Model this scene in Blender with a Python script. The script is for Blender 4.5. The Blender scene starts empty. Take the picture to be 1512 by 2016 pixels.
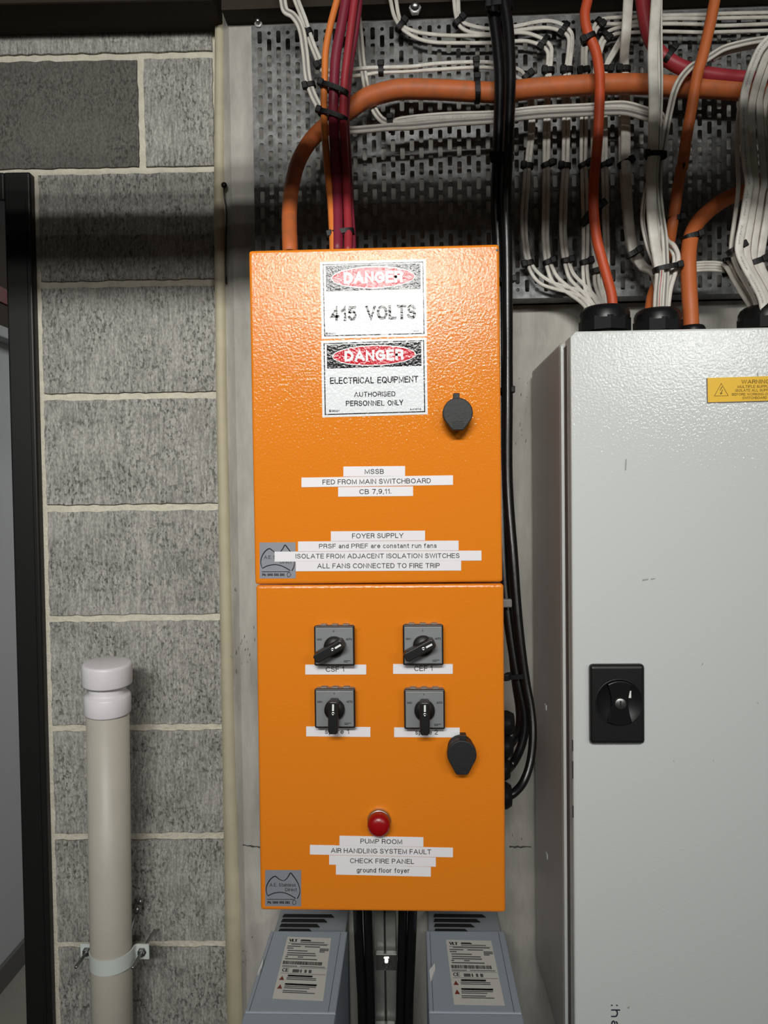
import bpy, bmesh, math, random
from mathutils import Vector, Matrix
random.seed(7)
S = bpy.context.scene
COL = S.collection
PI = math.pi

# ------------------------------------------------------------------ camera
F = 1450.0                       # focal length in pixels of the 1512 x 2016 frame
YAW, PITCH, ROLL = 0.03645, 0.02710, -0.01317
def cam_rows(yaw, pitch, roll):
    cy, sy, cp, sp, cr, sr = math.cos(yaw), math.sin(yaw), math.cos(pitch), math.sin(pitch), math.cos(roll), math.sin(roll)
    base = Matrix(((1, 0, 0), (0, 0, -1), (0, 1, 0)))
    ry = Matrix(((cy, 0, sy), (0, 1, 0), (-sy, 0, cy)))
    rx = Matrix(((1, 0, 0), (0, cp, -sp), (0, sp, cp)))
    rz = Matrix(((cr, -sr, 0), (sr, cr, 0), (0, 0, 1)))
    return rz @ rx @ ry @ base
RM = cam_rows(YAW, PITCH, ROLL)
EYE = Vector((0.0, -1.295, 1.5))  # the concrete pier's face is the plane y = 0, the floor z = 0
cd = bpy.data.cameras.new('camera'); cam = bpy.data.objects.new('camera', cd); COL.objects.link(cam)
m4 = Matrix.Identity(4)
for i in range(3):
    m4[i][0] = RM[0][i]; m4[i][1] = -RM[1][i]; m4[i][2] = -RM[2][i]; m4[i][3] = EYE[i]
cam.matrix_world = m4
cd.sensor_fit = 'VERTICAL'; cd.sensor_height = 36.0; cd.sensor_width = 27.0
cd.lens = F / 2016 * 36.0
cd.clip_start = 0.02; cd.clip_end = 50
S.camera = cam

# ------------------------------------------------------------------ light
S.view_settings.view_transform = 'Standard'; S.view_settings.look = 'None'
S.view_settings.gamma = 1.0; S.view_settings.use_curve_mapping = False
S.view_settings.exposure = 0.0
W = bpy.data.worlds.new('room_air'); S.world = W; W.use_nodes = True
W.node_tree.nodes['Background'].inputs[0].default_value = (0.9, 0.95, 1.0, 1)
W.node_tree.nodes['Background'].inputs[1].default_value = 0.075
LAMP_COL = (1.0, 0.985, 0.95)
LAMPS = [(-0.17, -2.95, 2.59, 9.3, 62), (1.90, -4.2, 2.52, 23.0, 180), (-1.90, -4.2, 2.52, 12.0, 180)]   # x, y, z, watts, beam; the last is added fill (fixtures are built below)
for x, y, z, w, beam in LAMPS:
    ld = bpy.data.lights.new('tube_light', 'AREA'); ld.shape = 'RECTANGLE'; ld.size = 1.18; ld.size_y = 0.19
    ld.energy = w; ld.color = LAMP_COL
    lo = bpy.data.objects.new('tube_light', ld); COL.objects.link(lo)
    lo.location = (x, y, z - 0.035); lo.rotation_euler = (math.radians(72), 0, 0); ld.spread = math.radians(beam)

HALL = bpy.data.lights.new('hall_fill', 'AREA'); HALL.shape = 'RECTANGLE'; HALL.size = 1.2; HALL.size_y = .2; HALL.energy = 30.0; HALL.color = (.99, .99, 1.0)  # unseen light added to brighten the hall beyond the doorway
ho = bpy.data.objects.new('hall_fill', HALL); COL.objects.link(ho); ho.location = (.2, 1.6, 2.6)

# ------------------------------------------------------------------ helpers
def ray(px, py):
    return RM.transposed() @ Vector(((px - 756) / F, (py - 1008) / F, 1.0))
def at(px, py, d):               # the point d metres in front of the lens, measured square to the wall
    r = ray(px, py); return EYE + r * (d / r.y)
def atz(px, py, z):              # the point at height z
    r = ray(px, py); return EYE + r * ((z - EYE.z) / r.z)
CROP = {'p': (0, 0, 1), 'c1': (480, 0, 4.031), 'c2': (760, 0, 4.032), 'c3': (1000, 0, 5.04), 'c4': (1240, 0, 5.559), 'c5': (1000, 320, 5.04),
        'c6': (1200, 320, 4.846), 'c7': (1400, 60, 6.723), 'c8': (1400, 340, 6.304), 'c9': (960, 1100, 3.733),
        'a': (480, 470, 2.8), 'b': (480, 860, 2.8), 'k': (560, 1190, 3.287), 'l': (490, 1560, 2.853), 'w': (1040, 600, 3.203), 'v': (1040, 1280, 2.739)}
def cv(c, pts):                  # measured points of a detail to photograph pixels
    x0, y0, s = CROP[c]; return [(x0 + p[0] / s, y0 + p[1] / s) + tuple(p[2:]) for p in pts]

def srgb(r, g, b):
    f = lambda c: (c / 255 / 12.92) if c / 255 <= 0.04045 else ((c / 255 + 0.055) / 1.055) ** 2.4
    return (f(r), f(g), f(b), 1)
def mat(name, col, rough=0.5, metal=0.0, spec=0.5, bump=None, var=None, stretch=(1, 1, 1), trans=0, coat=0):
    """bump=(scale, strength, distance); var=(scale, amount, second colour)"""
    m = bpy.data.materials.new(name); m.use_nodes = True; nt = m.node_tree; N = nt.nodes; L = nt.links
    b = N['Principled BSDF']; b.inputs['Base Color'].default_value = col if len(col) == 4 else (*col, 1)
    b.inputs['Roughness'].default_value = rough; b.inputs['Metallic'].default_value = metal
    b.inputs['Specular IOR Level'].default_value = spec
    if trans: b.inputs['Transmission Weight'].default_value = trans
    if coat: b.inputs['Coat Weight'].default_value = coat; b.inputs['Coat Roughness'].default_value = 0.08
    tc = N.new('ShaderNodeTexCoord'); mp = N.new('ShaderNodeMapping'); L.new(tc.outputs['Object'], mp.inputs[0]); mp.inputs['Scale'].default_value = stretch
    if bump:
        n = N.new('ShaderNodeTexNoise'); n.inputs['Scale'].default_value = bump[0]; n.inputs['Detail'].default_value = bump[3] if len(bump) > 3 else 2
        L.new(mp.outputs[0], n.inputs['Vector'])
        bp = N.new('ShaderNodeBump'); bp.inputs['Strength'].default_value = bump[1]; bp.inputs['Distance'].default_value = bump[2]
        L.new(n.outputs[0], bp.inputs['Height']); L.new(bp.outputs[0], b.inputs['Normal'])
    if var:
        n = N.new('ShaderNodeTexNoise'); n.inputs['Scale'].default_value = var[0]; n.inputs['Detail'].default_value = 6; n.inputs['Roughness'].default_value = 0.65
        L.new(mp.outputs[0], n.inputs['Vector'])
        r = N.new('ShaderNodeMapRange'); r.inputs[1].default_value = 0.35; r.inputs[2].default_value = 0.68
        r.inputs[3].default_value = 0; r.inputs[4].default_value = var[1]; L.new(n.outputs[0], r.inputs[0])
        mx = N.new('ShaderNodeMix'); mx.data_type = 'RGBA'; L.new(r.outputs[0], mx.inputs[0])
        mx.inputs[6].default_value = b.inputs['Base Color'].default_value; mx.inputs[7].default_value = var[2]
        L.new(mx.outputs[2], b.inputs['Base Color'])
    return m

def block_mat(name, c1, c2, pit):
    m = bpy.data.materials.new(name); m.use_nodes = True; nt = m.node_tree; N = nt.nodes; L = nt.links; b = N['Principled BSDF']
    b.inputs['Roughness'].default_value = 0.95; b.inputs['Specular IOR Level'].default_value = 0.15
    tc = N.new('ShaderNodeTexCoord')
    def noise(scale, st, det=5, rough=.65):
        mp = N.new('ShaderNodeMapping'); mp.inputs['Scale'].default_value = st; L.new(tc.outputs['Object'], mp.inputs[0])
        n = N.new('ShaderNodeTexNoise'); n.inputs['Scale'].default_value = scale; n.inputs['Detail'].default_value = det; n.inputs['Roughness'].default_value = rough
        L.new(mp.outputs[0], n.inputs[0]); return n.outputs[0]
    def rng(x, a, bb, lo=0., hi=1.):
        r = N.new('ShaderNodeMapRange'); r.inputs[1].default_value = a; r.inputs[2].default_value = bb; r.inputs[3].default_value = lo; r.inputs[4].default_value = hi
        L.new(x, r.inputs[0]); return r.outputs[0]
    def math_(op, a, bb):
        n = N.new('ShaderNodeMath'); n.operation = op
        for i, v in enumerate((a, bb)):
            if isinstance(v, (int, float)): n.inputs[i].default_value = v
            else: L.new(v, n.inputs[i])
        return n.outputs[0]
    drag = noise(190, (1, 1, .14), 5)             # vertical drag marks
    grain = noise(300, (1, 1, .55), 3)
    patch = noise(9, (1, 1, 1), 4)
    pits = rng(noise(170, (1, 1, .6), 5), .34, .46)   # small dark open pores
    pm = rng(noise(16, (1, 1, .8), 2), .40, .62, 0, 1)
    pits = math_('MAXIMUM', pits, math_('SUBTRACT', 1, math_('MULTIPLY', pm, pit)))
    mx = N.new('ShaderNodeMix'); mx.data_type = 'RGBA'; mx.inputs[6].default_value = c1; mx.inputs[7].default_value = c2
    f = math_('ADD', math_('MULTIPLY', rng(drag, .38, .62), .65), math_('MULTIPLY', rng(patch, .35, .65), .4)); L.new(f, mx.inputs[0])
    mu = N.new('ShaderNodeMix'); mu.data_type = 'RGBA'; mu.blend_type = 'MULTIPLY'; mu.inputs[0].default_value = 1
    L.new(mx.outputs[2], mu.inputs[6]); gc = N.new('ShaderNodeCombineColor'); g = math_('MULTIPLY', rng(grain, .32, .68, .62, 1.14), math_('ADD', math_('MULTIPLY', pits, .7), .3))
    for i in range(3): L.new(g, gc.inputs[i])
    L.new(gc.outputs[0], mu.inputs[7]); L.new(mu.outputs[2], b.inputs['Base Color'])
    h = math_('ADD', math_('MULTIPLY', drag, .6), math_('ADD', math_('MULTIPLY', grain, .3), math_('MULTIPLY', pits, .5)))
    bp = N.new('ShaderNodeBump'); bp.inputs['Strength'].default_value = .8; bp.inputs['Distance'].default_value = .004
    L.new(h, bp.inputs['Height']); L.new(bp.outputs[0], b.inputs['Normal'])
    return m

def cable_mat(name, base, rough=0.45, stripe=None, stripe_col=None, ticks=False, dirt=None, ridges=0):
    """uv: x along the cable in metres, y around it; stripe=(centre, half width) around the jacket"""
    m = bpy.data.materials.new(name); m.use_nodes = True; nt = m.node_tree; N = nt.nodes; L = nt.links; b = N['Principled BSDF']
    b.inputs['Roughness'].default_value = rough; b.inputs['Specular IOR Level'].default_value = 0.4
    uv = N.new('ShaderNodeUVMap'); sp = N.new('ShaderNodeSeparateXYZ'); L.new(uv.outputs[0], sp.inputs[0])
    tc = N.new('ShaderNodeTexCoord')
    def rgb(c): n = N.new('ShaderNodeRGB'); n.outputs[0].default_value = c; return n.outputs[0]
    col = rgb(base)
    def mix(fac, a, c):
        x = N.new('ShaderNodeMix'); x.data_type = 'RGBA'; L.new(fac, x.inputs[0]); L.new(a, x.inputs[6]); L.new(c, x.inputs[7]); return x.outputs[2]
    def M(op, a, c=0., d=0.):
        n = N.new('ShaderNodeMath'); n.operation = op
        for i, v in enumerate((a, c, d)):
            if isinstance(v, (int, float)): n.inputs[i].default_value = v
            else: L.new(v, n.inputs[i])
        return n.outputs[0]
    n = N.new('ShaderNodeTexNoise'); n.inputs['Scale'].default_value = 60; n.inputs['Detail'].default_value = 5; L.new(tc.outputs['Object'], n.inputs[0])
    r = N.new('ShaderNodeMapRange'); r.inputs[1].default_value = .42; r.inputs[2].default_value = .72; r.inputs[4].default_value = .6; L.new(n.outputs[0], r.inputs[0])
    if dirt: col = mix(r.outputs[0], col, rgb(dirt))
    if stripe:
        d = M('ABSOLUTE', M('SUBTRACT', sp.outputs[1], stripe[0])); f = M('LESS_THAN', d, stripe[1]); col = mix(f, col, rgb(stripe_col))
    if ticks:
        t = N.new('ShaderNodeTexNoise'); t.inputs['Scale'].default_value = 1; t.inputs['Detail'].default_value = 2
        cb = N.new('ShaderNodeCombineXYZ'); L.new(M('MULTIPLY', sp.outputs[0], 700), cb.inputs[0]); L.new(M('MULTIPLY', sp.outputs[1], 40), cb.inputs[1]); L.new(cb.outputs[0], t.inputs[0])
        t2 = N.new('ShaderNodeTexNoise'); t2.inputs['Scale'].default_value = 1
        c2 = N.new('ShaderNodeCombineXYZ'); L.new(M('MULTIPLY', sp.outputs[0], 28), c2.inputs[0]); L.new(c2.outputs[0], t2.inputs[0])
        d = M('LESS_THAN', M('ABSOLUTE', M('SUBTRACT', sp.outputs[1], .27)), .028)
        f = M('MULTIPLY', M('MULTIPLY', M('GREATER_THAN', t.outputs[0], .50), M('GREATER_THAN', t2.outputs[0], .46)), M('MULTIPLY', d, .55)); col = mix(f, col, rgb((.03, .03, .035, 1)))
    L.new(col, b.inputs['Base Color'])
    bp = N.new('ShaderNodeBump'); bp.inputs['Strength'].default_value = .25; bp.inputs['Distance'].default_value = .001; L.new(n.outputs[0], bp.inputs['Height']); L.new(bp.outputs[0], b.inputs['Normal'])
    return m

def add(o, parent=None):
    COL.objects.link(o)
    if parent is not None: o.parent = parent
    return o
def tag(o, label, cat, group=None):
    o['label'] = label; o['category'] = cat
    if group: o['group'] = group
    return o
def thing(name, label, cat, loc=(0, 0, 0), group=None, rot=None):
    o = bpy.data.objects.new(name, None); o.empty_display_size = .05; o.location = loc
    if rot: o.rotation_euler = rot
    add(o); return tag(o, label, cat, group)
def struct(o): o['kind'] = 'structure'; return o
class MB:
    def __init__(s): s.bm = bmesh.new(); s.uv = s.bm.loops.layers.uv.new('UVMap')
    def box(s, x0, x1, y0, y1, z0, z1, bevel=0, seg=2, mi=0):
        t = bmesh.new()
        vs = [t.verts.new((x, y, z)) for x in (x0, x1) for y in (y0, y1) for z in (z0, z1)]
        for f in ((0, 1, 3, 2), (4, 6, 7, 5), (0, 4, 5, 1), (2, 3, 7, 6), (0, 2, 6, 4), (1, 5, 7, 3)): t.faces.new([vs[i] for i in f])
        bmesh.ops.recalc_face_normals(t, faces=t.faces)
        if bevel: bmesh.ops.bevel(t, geom=list(t.edges) , offset=bevel, segments=seg, affect='EDGES', profile=.5)
        s.merge(t, mi); return s
    def merge(s, t, mi=0, mtx=None):
        if mtx is not None: bmesh.ops.transform(t, matrix=mtx, verts=t.verts)
        t.verts.index_update(); mp = [s.bm.verts.new(v.co) for v in t.verts]
        for f in t.faces:
            try:
                nf = s.bm.faces.new([mp[v.index] for v in f.verts]); nf.material_index = mi; nf.smooth = f.smooth
            except ValueError: pass
        t.free()
    def lathe(s, prof, origin=(0, 0, 0), axis='Z', seg=32, mi=0, mtx=None, smooth=True, phase=0):
        """prof: (radius, height) from bottom to top; the ends close if radius is 0"""
        t = bmesh.new(); rings = []
        for r, h in prof:
            if r <= 1e-7: rings.append([t.verts.new((0, 0, h))])
            else: rings.append([t.verts.new((r * math.cos(2 * PI * k / seg + phase), r * math.sin(2 * PI * k / seg + phase), h)) for k in range(seg)])
        for a, b in zip(rings, rings[1:]):
            for k in range(seg):
                q = [a[k % len(a)], a[(k + 1) % len(a)], b[(k + 1) % len(b)], b[k % len(b)]]
                u = []
                for v in q:
                    if v not in u: u.append(v)
                if len(u) > 2:
                    f = t.faces.new(u); f.smooth = smooth
        R = Matrix.Identity(4)
        if axis == 'Y': R = Matrix.Rotation(PI / 2, 4, 'X')      # height runs towards -y, out of the wall
        if axis == 'X': R = Matrix.Rotation(PI / 2, 4, 'Y')
        M = Matrix.Translation(origin) @ R
        if mtx is not None: M = mtx @ M
        s.merge(t, mi, M); return s
    def prism(s, poly, y0, y1, bevel=0, mi=0, mtx=None):
        """poly of (x, z) extruded from y0 (front) to y1"""
        t = bmesh.new(); vs = [t.verts.new((x, y0, z)) for x, z in poly]; f = t.faces.new(vs)
        r = bmesh.ops.extrude_face_region(t, geom=[f]); nv = [e for e in r['geom'] if isinstance(e, bmesh.types.BMVert)]
        bmesh.ops.translate(t, verts=nv, vec=(0, y1 - y0, 0))
        bmesh.ops.recalc_face_normals(t, faces=t.faces)
        if bevel:
            es = [e for e in t.edges if all(abs(v.co.y - y0) < 1e-6 for v in e.verts)]
            bmesh.ops.bevel(t, geom=es, offset=bevel, segments=2, affect='EDGES', profile=.5)
        s.merge(t, mi, mtx); return s
    def poly(s, pts, mi=0):
        s.bm.faces.new([s.bm.verts.new(p) for p in pts]).material_index = mi; return s
    def tube(s, pts, w, t=None, seg=12, cap=True, power=1.0, side=Vector((0, 1, 0)), smooth=True, ws=None):
        t = t or w; P = [Vector(p) for p in pts]; n = len(P); rings = []; ln = 0.; us = []
        for i in range(n):
            T = (P[min(i + 1, n - 1)] - P[max(i - 1, 0)]).normalized(); Wd = T.cross(side)
            if Wd.length < 1e-4: Wd = T.cross(Vector((1, 0, 0)))
            Wd.normalize(); D = Wd.cross(T).normalized()
            if i: ln += (P[i] - P[i - 1]).length
            us.append(ln); k = ws[i] if ws else 1.0
            ring = []
            for j in range(seg):
                a = 2 * PI * j / seg; c, sn = math.cos(a), math.sin(a)
                c = math.copysign(abs(c) ** power, c); sn = math.copysign(abs(sn) ** power, sn)
                ring.append(s.bm.verts.new(P[i] + Wd * (c * w / 2 * k) - D * (sn * t / 2 * k)))
            rings.append(ring)
        for i in range(n - 1):
            for j in range(seg):
                j2 = (j + 1) % seg
                f = s.bm.faces.new((rings[i][j], rings[i][j2], rings[i + 1][j2], rings[i + 1][j])); f.smooth = smooth
                vv = ((us[i], j / seg), (us[i], (j + 1) / seg), (us[i + 1], (j + 1) / seg), (us[i + 1], j / seg))
                for lp, q in zip(f.loops, vv): lp[s.uv].uv = q
        if cap:
            s.bm.faces.new(rings[0][::-1]); s.bm.faces.new(rings[-1])
        return s
    def build(s, name, m, parent=None, recalc=True, smooth_angle=None):
        if recalc: bmesh.ops.recalc_face_normals(s.bm, faces=s.bm.faces)
        me = bpy.data.meshes.new(name); s.bm.to_mesh(me); s.bm.free()
        for x in (m if isinstance(m, (list, tuple)) else [m]): me.materials.append(x)
        return add(bpy.data.objects.new(name, me), parent)
def spline(pts, step=6):
    P = [Vector(p) for p in pts]; out = []
    Q = [P[0] * 2 - P[1]] + P + [P[-1] * 2 - P[-2]]
    for i in range(1, len(Q) - 2):
        a, b, c, d = Q[i - 1:i + 3]
        for k in range(step):
            t = k / step
            out.append(.5 * ((2 * b) + (c - a) * t + (2 * a - 5 * b + 4 * c - d) * t * t + (3 * b - a - 3 * c + d) * t ** 3))
    out.append(P[-1]); return out

# lettering: a plain sans alphabet drawn as strokes, fitted to a measured left, right, baseline and cap height
def _arc(cx, cz, rx, rz, a0, a1):
    n = max(3, int(abs(a1 - a0) / 22)); return [(cx + rx * math.cos(math.radians(a0 + (a1 - a0) * i / n)), cz + rz * math.sin(math.radians(a0 + (a1 - a0) * i / n))) for i in range(n + 1)]
_el = lambda cx, cz, rx, rz: _arc(cx, cz, rx, rz, 90, 450)
_n = [[(0, 0), (0, .72)], _arc(.23, .45, .23, .27, 175, 0) + [(.46, 0)]]
_six = [_arc(.30, .5, .30, .5, 52, 190) + [(.005, .3)], _el(.28, .31, .28, .31)]
GLYPH = {
 'A': [[(0, 0), (.45, 1), (.9, 0)], [(.15, .33), (.75, .33)]], 'B': [[(0, 0), (0, 1)] + _arc(.38, .765, .25, .235, 90, -90) + [(0, .53)], _arc(.40, .265, .29, .265, 90, -90) + [(0, 0)]],
 'C': [_arc(.43, .5, .43, .5, 42, 318)], 'D': [[(0, 0), (0, 1)] + _arc(.32, .5, .44, .5, 90, -90) + [(0, 0)]], 'E': [[(.62, 1), (0, 1), (0, 0), (.63, 0)], [(0, .53), (.57, .53)]],
 'F': [[(.58, 1), (0, 1), (0, 0)], [(0, .5), (.52, .5)]], 'G': [_arc(.43, .5, .43, .5, 42, 318) + [(.86, .2), (.86, .46), (.48, .46)]], 'H': [[(0, 0), (0, 1)], [(.74, 0), (.74, 1)], [(0, .53), (.74, .53)]],
 'I': [[(0, 0), (0, 1)]], 'J': [[(.5, 1), (.5, .27)] + _arc(.25, .27, .25, .27, 0, -180)], 'K': [[(0, 0), (0, 1)], [(.70, 1), (0, .36)], [(.24, .58), (.74, 0)]], 'L': [[(0, 1), (0, 0), (.56, 0)]],
 'M': [[(0, 0), (0, 1), (.45, .08), (.9, 1), (.9, 0)]], 'N': [[(0, 0), (0, 1), (.74, 0), (.74, 1)]], 'O': [_el(.45, .5, .45, .5)], 'P': [[(0, 0), (0, 1)] + _arc(.40, .74, .27, .26, 90, -90) + [(0, .48)]],
 'Q': [_el(.45, .5, .45, .5), [(.55, .22), (.86, -.04)]], 'R': [[(0, 0), (0, 1)] + _arc(.40, .75, .27, .25, 90, -90) + [(0, .5)], [(.42, .5), (.62, .38), (.66, 0)]], 'S': [_arc(.34, .75, .30, .25, 12, 262) + _arc(.34, .26, .34, .26, 82, -168)], 'T': [[(0, 1), (.72, 1)], [(.36, 1), (.36, 0)]],
 'U': [[(0, 1), (0, .36)] + _arc(.37, .36, .37, .36, 180, 360) + [(.74, 1)]], 'V': [[(0, 1), (.42, 0), (.84, 1)]], 'W': [[(0, 1), (.3, 0), (.6, 1), (.9, 0), (1.2, 1)]], 'X': [[(0, 0), (.8, 1)], [(0, 1), (.8, 0)]],
 'Y': [[(0, 1), (.41, .42), (.82, 1)], [(.41, .42), (.41, 0)]], 'Z': [[(0, 1), (.7, 1), (0, 0), (.7, 0)]],
 '0': [_el(.28, .5, .28, .5)], '1': [[(0, .76), (.14, .82), (.24, 1), (.24, 0)]], '2': [_arc(.28, .72, .27, .28, 168, -38) + [(0, 0), (.57, 0)]], '3': [_arc(.27, .76, .25, .24, 160, -90), _arc(.27, .26, .28, .26, 90, -165)],
 '4': [[(.44, 0), (.44, 1), (0, .28), (.60, .28)]], '5': [[(.52, 1), (.1, 1), (.05, .50)] + _arc(.28, .33, .28, .33, 142, -155)], '6': _six, '7': [[(0, 1), (.54, 1), (.18, 0)]], '8': [_el(.27, .77, .23, .23), _el(.27, .27, .27, .27)],
 '9': [[(.56 - x, 1 - z) for x, z in st] for st in _six],
 'a': [_arc(.24, .47, .21, .25, 155, 0) + [(.45, 0)], _arc(.22, .2, .22, .2, 60, 330) + [(.45, .2), (.45, .38), (.3, .4)]], 'n': _n, 'h': [[(0, 0), (0, 1)]] + _n[1:], 'd': [_el(.24, .36, .24, .36), [(.48, 1), (.48, 0)]],
 'r': [[(0, 0), (0, .72)], _arc(.28, .42, .28, .30, 175, 82)], 'e': [[(0, .38), (.5, .38)] + _arc(.25, .36, .25, .36, 5, 322)], 'c': [_arc(.25, .36, .25, .36, 45, 315)], 'o': [_el(.25, .36, .25, .36)],
 's': [_arc(.22, .54, .19, .18, 12, 262) + _arc(.22, .185, .22, .185, 82, -168)], 't': [[(.13, .94), (.13, .1), (.17, .01), (.28, 0)], [(0, .72), (.28, .72)]], 'u': [[(.46 - x, .72 - z) for x, z in st] for st in _n],
 'f': [[(.12, 0), (.12, .82)] + _arc(.27, .84, .15, .16, 180, 80), [(0, .70), (.28, .70)]], 'l': [[(0, 0), (0, 1)]], 'y': [[(0, .72), (.24, .04)], [(.47, .72), (.20, -.20), (.04, -.26)]],
 'g': [_el(.24, .37, .24, .35), [(.48, .72), (.48, -.04)] + _arc(.24, -.04, .24, .22, 0, -155)], 'p': [[(0, .72), (0, -.28)], _el(.24, .36, .24, .36)], 'i': [[(0, 0), (0, .72)], [(0, .88), (0, 1)]], 'v': [[(0, .72), (.22, 0), (.44, .72)]],
 '.': [[(0, 0), (0, .03)]], ',': [[(.03, .03), (0, -.16)]], ':': [[(0, 0), (0, .03)], [(0, .66), (0, .69)]], ' ': []}
def text2d(txt, w, h, wt=.12):
    """quads of the lettering in a box w wide with capitals h tall, baseline at 0"""
    s = wt * h; x = 0.; runs = []
    for ch in txt:
        g = GLYPH[ch]; gw = max([p[0] for st in g for p in st], default=.12)
        runs += [[(x + a, c) for a, c in st] for st in g]; x += gw + .20 + wt * .9
    tot = max(p[0] for st in runs for p in st) or 1; lo = min(p[0] for st in runs for p in st); out = []
    fx = lambda a: (w / 2 if tot - lo < .01 else s / 2 + (a - lo) / (tot - lo) * (w - s)); fz = lambda c: s / 2 + c * (h - s)
    for si, st in enumerate(runs):
        P = [Vector((fx(a), fz(c))) for a, c in st]; n = len(P); cl = (P[0] - P[-1]).length < 1e-7 and n > 3
        if cl: P = P[:-1]; n -= 1
        else:      # square ends reach half a stroke further
            P[0] = P[0] + (P[0] - P[1]).normalized() * s / 2; P[-1] = P[-1] + (P[-1] - P[-2]).normalized() * s / 2
        V = []
        for i in range(n):
            d0 = (P[i] - P[i - 1]).normalized() if (i or cl) else (P[1] - P[0]).normalized(); d1 = (P[(i + 1) % n] - P[i]).normalized() if (i < n - 1 or cl) else d0
            n0, n1 = Vector((-d0.y, d0.x)), Vector((-d1.y, d1.x)); m = n0 + n1; k = 1.0
            if m.length < .3: m = n0
            else: m.normalize(); k = min(1 / max(m.dot(n0), .35), 2.0)
            V.append((P[i] + m * (s / 2 * k), P[i] - m * (s / 2 * k)))
        for i in range(n if cl else n - 1):
            j = (i + 1) % n; out.append((V[i][0], V[j][0], V[j][1], V[i][1], 1.2e-5 * (si % 4 * 2 + i % 2)))
    return out
def letter_into(mb, txt, l, r, base, cap, y, rot=0.0, wt=.12, mi=0):
    """l, r, base, cap in the local x / z of a face; y is how far out it sits"""
    ca, sa = math.cos(rot), math.sin(rot)
    for q in text2d(txt, r - l, cap - base, wt):
        mb.poly([(l + p.x * ca - p.y * sa, y - q[4], base + p.x * sa + p.y * ca) for p in q[3::-1]], mi)

# ------------------------------------------------------------------ materials
def bev(m, r=.002): return m
M_ = {}
M_['orange'] = mat('orange_powder_coat', srgb(224, 128, 32), .13, 0, .25, bump=(330, .38, .0011, 3))
M_['sign_white'] = mat('sign_white', srgb(226, 230, 232), .12, 0, .26, bump=(330, .38, .0011, 3))
M_['sign_black'] = mat('sign_black', srgb(16, 17, 20), .12, 0, .26, bump=(330, .38, .0011, 3))
M_['sign_red'] = mat('sign_red', srgb(190, 28, 44), .12, 0, .26, bump=(330, .38, .0011, 3))
M_['tape'] = mat('label_tape', srgb(232, 230, 233), .45, 0, .3)
M_['ink'] = mat('black_ink', srgb(26, 26, 32), .6, 0, .2)
M_['silver'] = mat('silver_sticker', srgb(140, 143, 150), .5, .15, .4, var=(40, .3, srgb(128, 130, 138)))
M_['blackplastic'] = mat('black_plastic', srgb(24, 24, 25), .42, 0, .4, bump=(500, .1, .001))
M_['blacklid'] = mat('black_lid', srgb(30, 31, 33), .55, 0, .4, bump=(400, .2, .001))
M_['glandblack'] = mat('gland_black', srgb(20, 21, 22), .34, 0, .3)
M_['glandnut'] = mat('gland_nut_black', srgb(24, 25, 26), .6, 0, .15)
M_['greyplate'] = mat('grey_plate', srgb(136, 139, 140), .42, .2, .4, bump=(300, .06, .0006), stretch=(1, 1, 12))
M_['greyplastic'] = mat('grey_plastic', srgb(128, 127, 124), .5, 0, .4)
M_['white'] = mat('white_mark', srgb(235, 235, 232), .5)
M_['chrome'] = mat('chrome', srgb(205, 205, 205), .3, 1, .5)
M_['steel'] = mat('zinc_steel', srgb(165, 166, 166), .35, 1, .5, var=(60, .4, srgb(120, 120, 122)))
M_['redlens'] = mat('red_lens', srgb(150, 8, 14), .3, 0, .5, bump=(260, .1, .001))
M_['cabinet'] = mat('cabinet_paint', srgb(205, 210, 208), .08, 0, .5, bump=(300, .32, .0010, 3))
M_['cabshaded'] = mat('cabinet_paint_shaded', srgb(188, 183, 178), .4, 0, .4, bump=(260, .15, .001, 3))  # cabinet paint darkened and warmed for the side's shade and orange reflection
M_['rubber'] = mat('dark_gasket', srgb(112, 102, 97), .7)
M_['yellow'] = mat('yellow_label', srgb(232, 184, 28), .4, bump=(400, .05, .0005))
M_['navy'] = mat('dark_blue_ink', srgb(36, 40, 60), .5)
M_['drive'] = mat('drive_grey', srgb(163, 173, 184), .5, 0, .35, bump=(500, .12, .0006))
M_['driveback'] = mat('drive_back_grey', srgb(146, 152, 158), .55, 0, .35, bump=(500, .12, .0006))
M_['vent'] = mat('vent_black', srgb(10, 10, 11), .8)
M_['paper'] = mat('label_paper', srgb(218, 217, 210), .5, bump=(120, .05, .001))
M_['inkgrey'] = mat('small_print', srgb(92, 92, 95), .6)
M_['rust'] = mat('warning_symbol', srgb(128, 58, 44), .6)
M_['galv'] = mat('galvanised', srgb(124, 125, 124), .52, .6, .4, bump=(45, .12, .002), var=(75, .9, srgb(72, 74, 74)))
M_['strut'] = mat('strut_galvanised', srgb(150, 152, 146), .5, .5, .5, bump=(200, .1, .001), var=(25, .5, srgb(118, 120, 116)))
M_['pvc'] = mat('pvc_grey', srgb(186, 182, 170), .42, 0, .4, var=(14, .35, srgb(170, 167, 157)))
M_['pvcwhite'] = mat('pvc_white', srgb(228, 225, 229), .38, 0, .45, bump=(90, .08, .001), var=(60, .25, srgb(214, 210, 211)))
M_['strap'] = mat('strap_white', srgb(208, 216, 211), .4)
M_['tie'] = mat('tie_black', srgb(15, 15, 16), .5, 0, .25)
M_['frame'] = mat('door_frame_black', srgb(28, 28, 28), .42, 0, .25, bump=(300, .06, .001))
M_['block'] = block_mat('concrete_block', srgb(136, 136, 130), srgb(192, 191, 184), .9)
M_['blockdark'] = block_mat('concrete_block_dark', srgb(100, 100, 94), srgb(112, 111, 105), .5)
M_['mortar'] = mat('mortar', srgb(216, 211, 194), .95, 0, .1, bump=(160, .8, .004, 6), var=(60, .55, srgb(180, 175, 160)))
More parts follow.
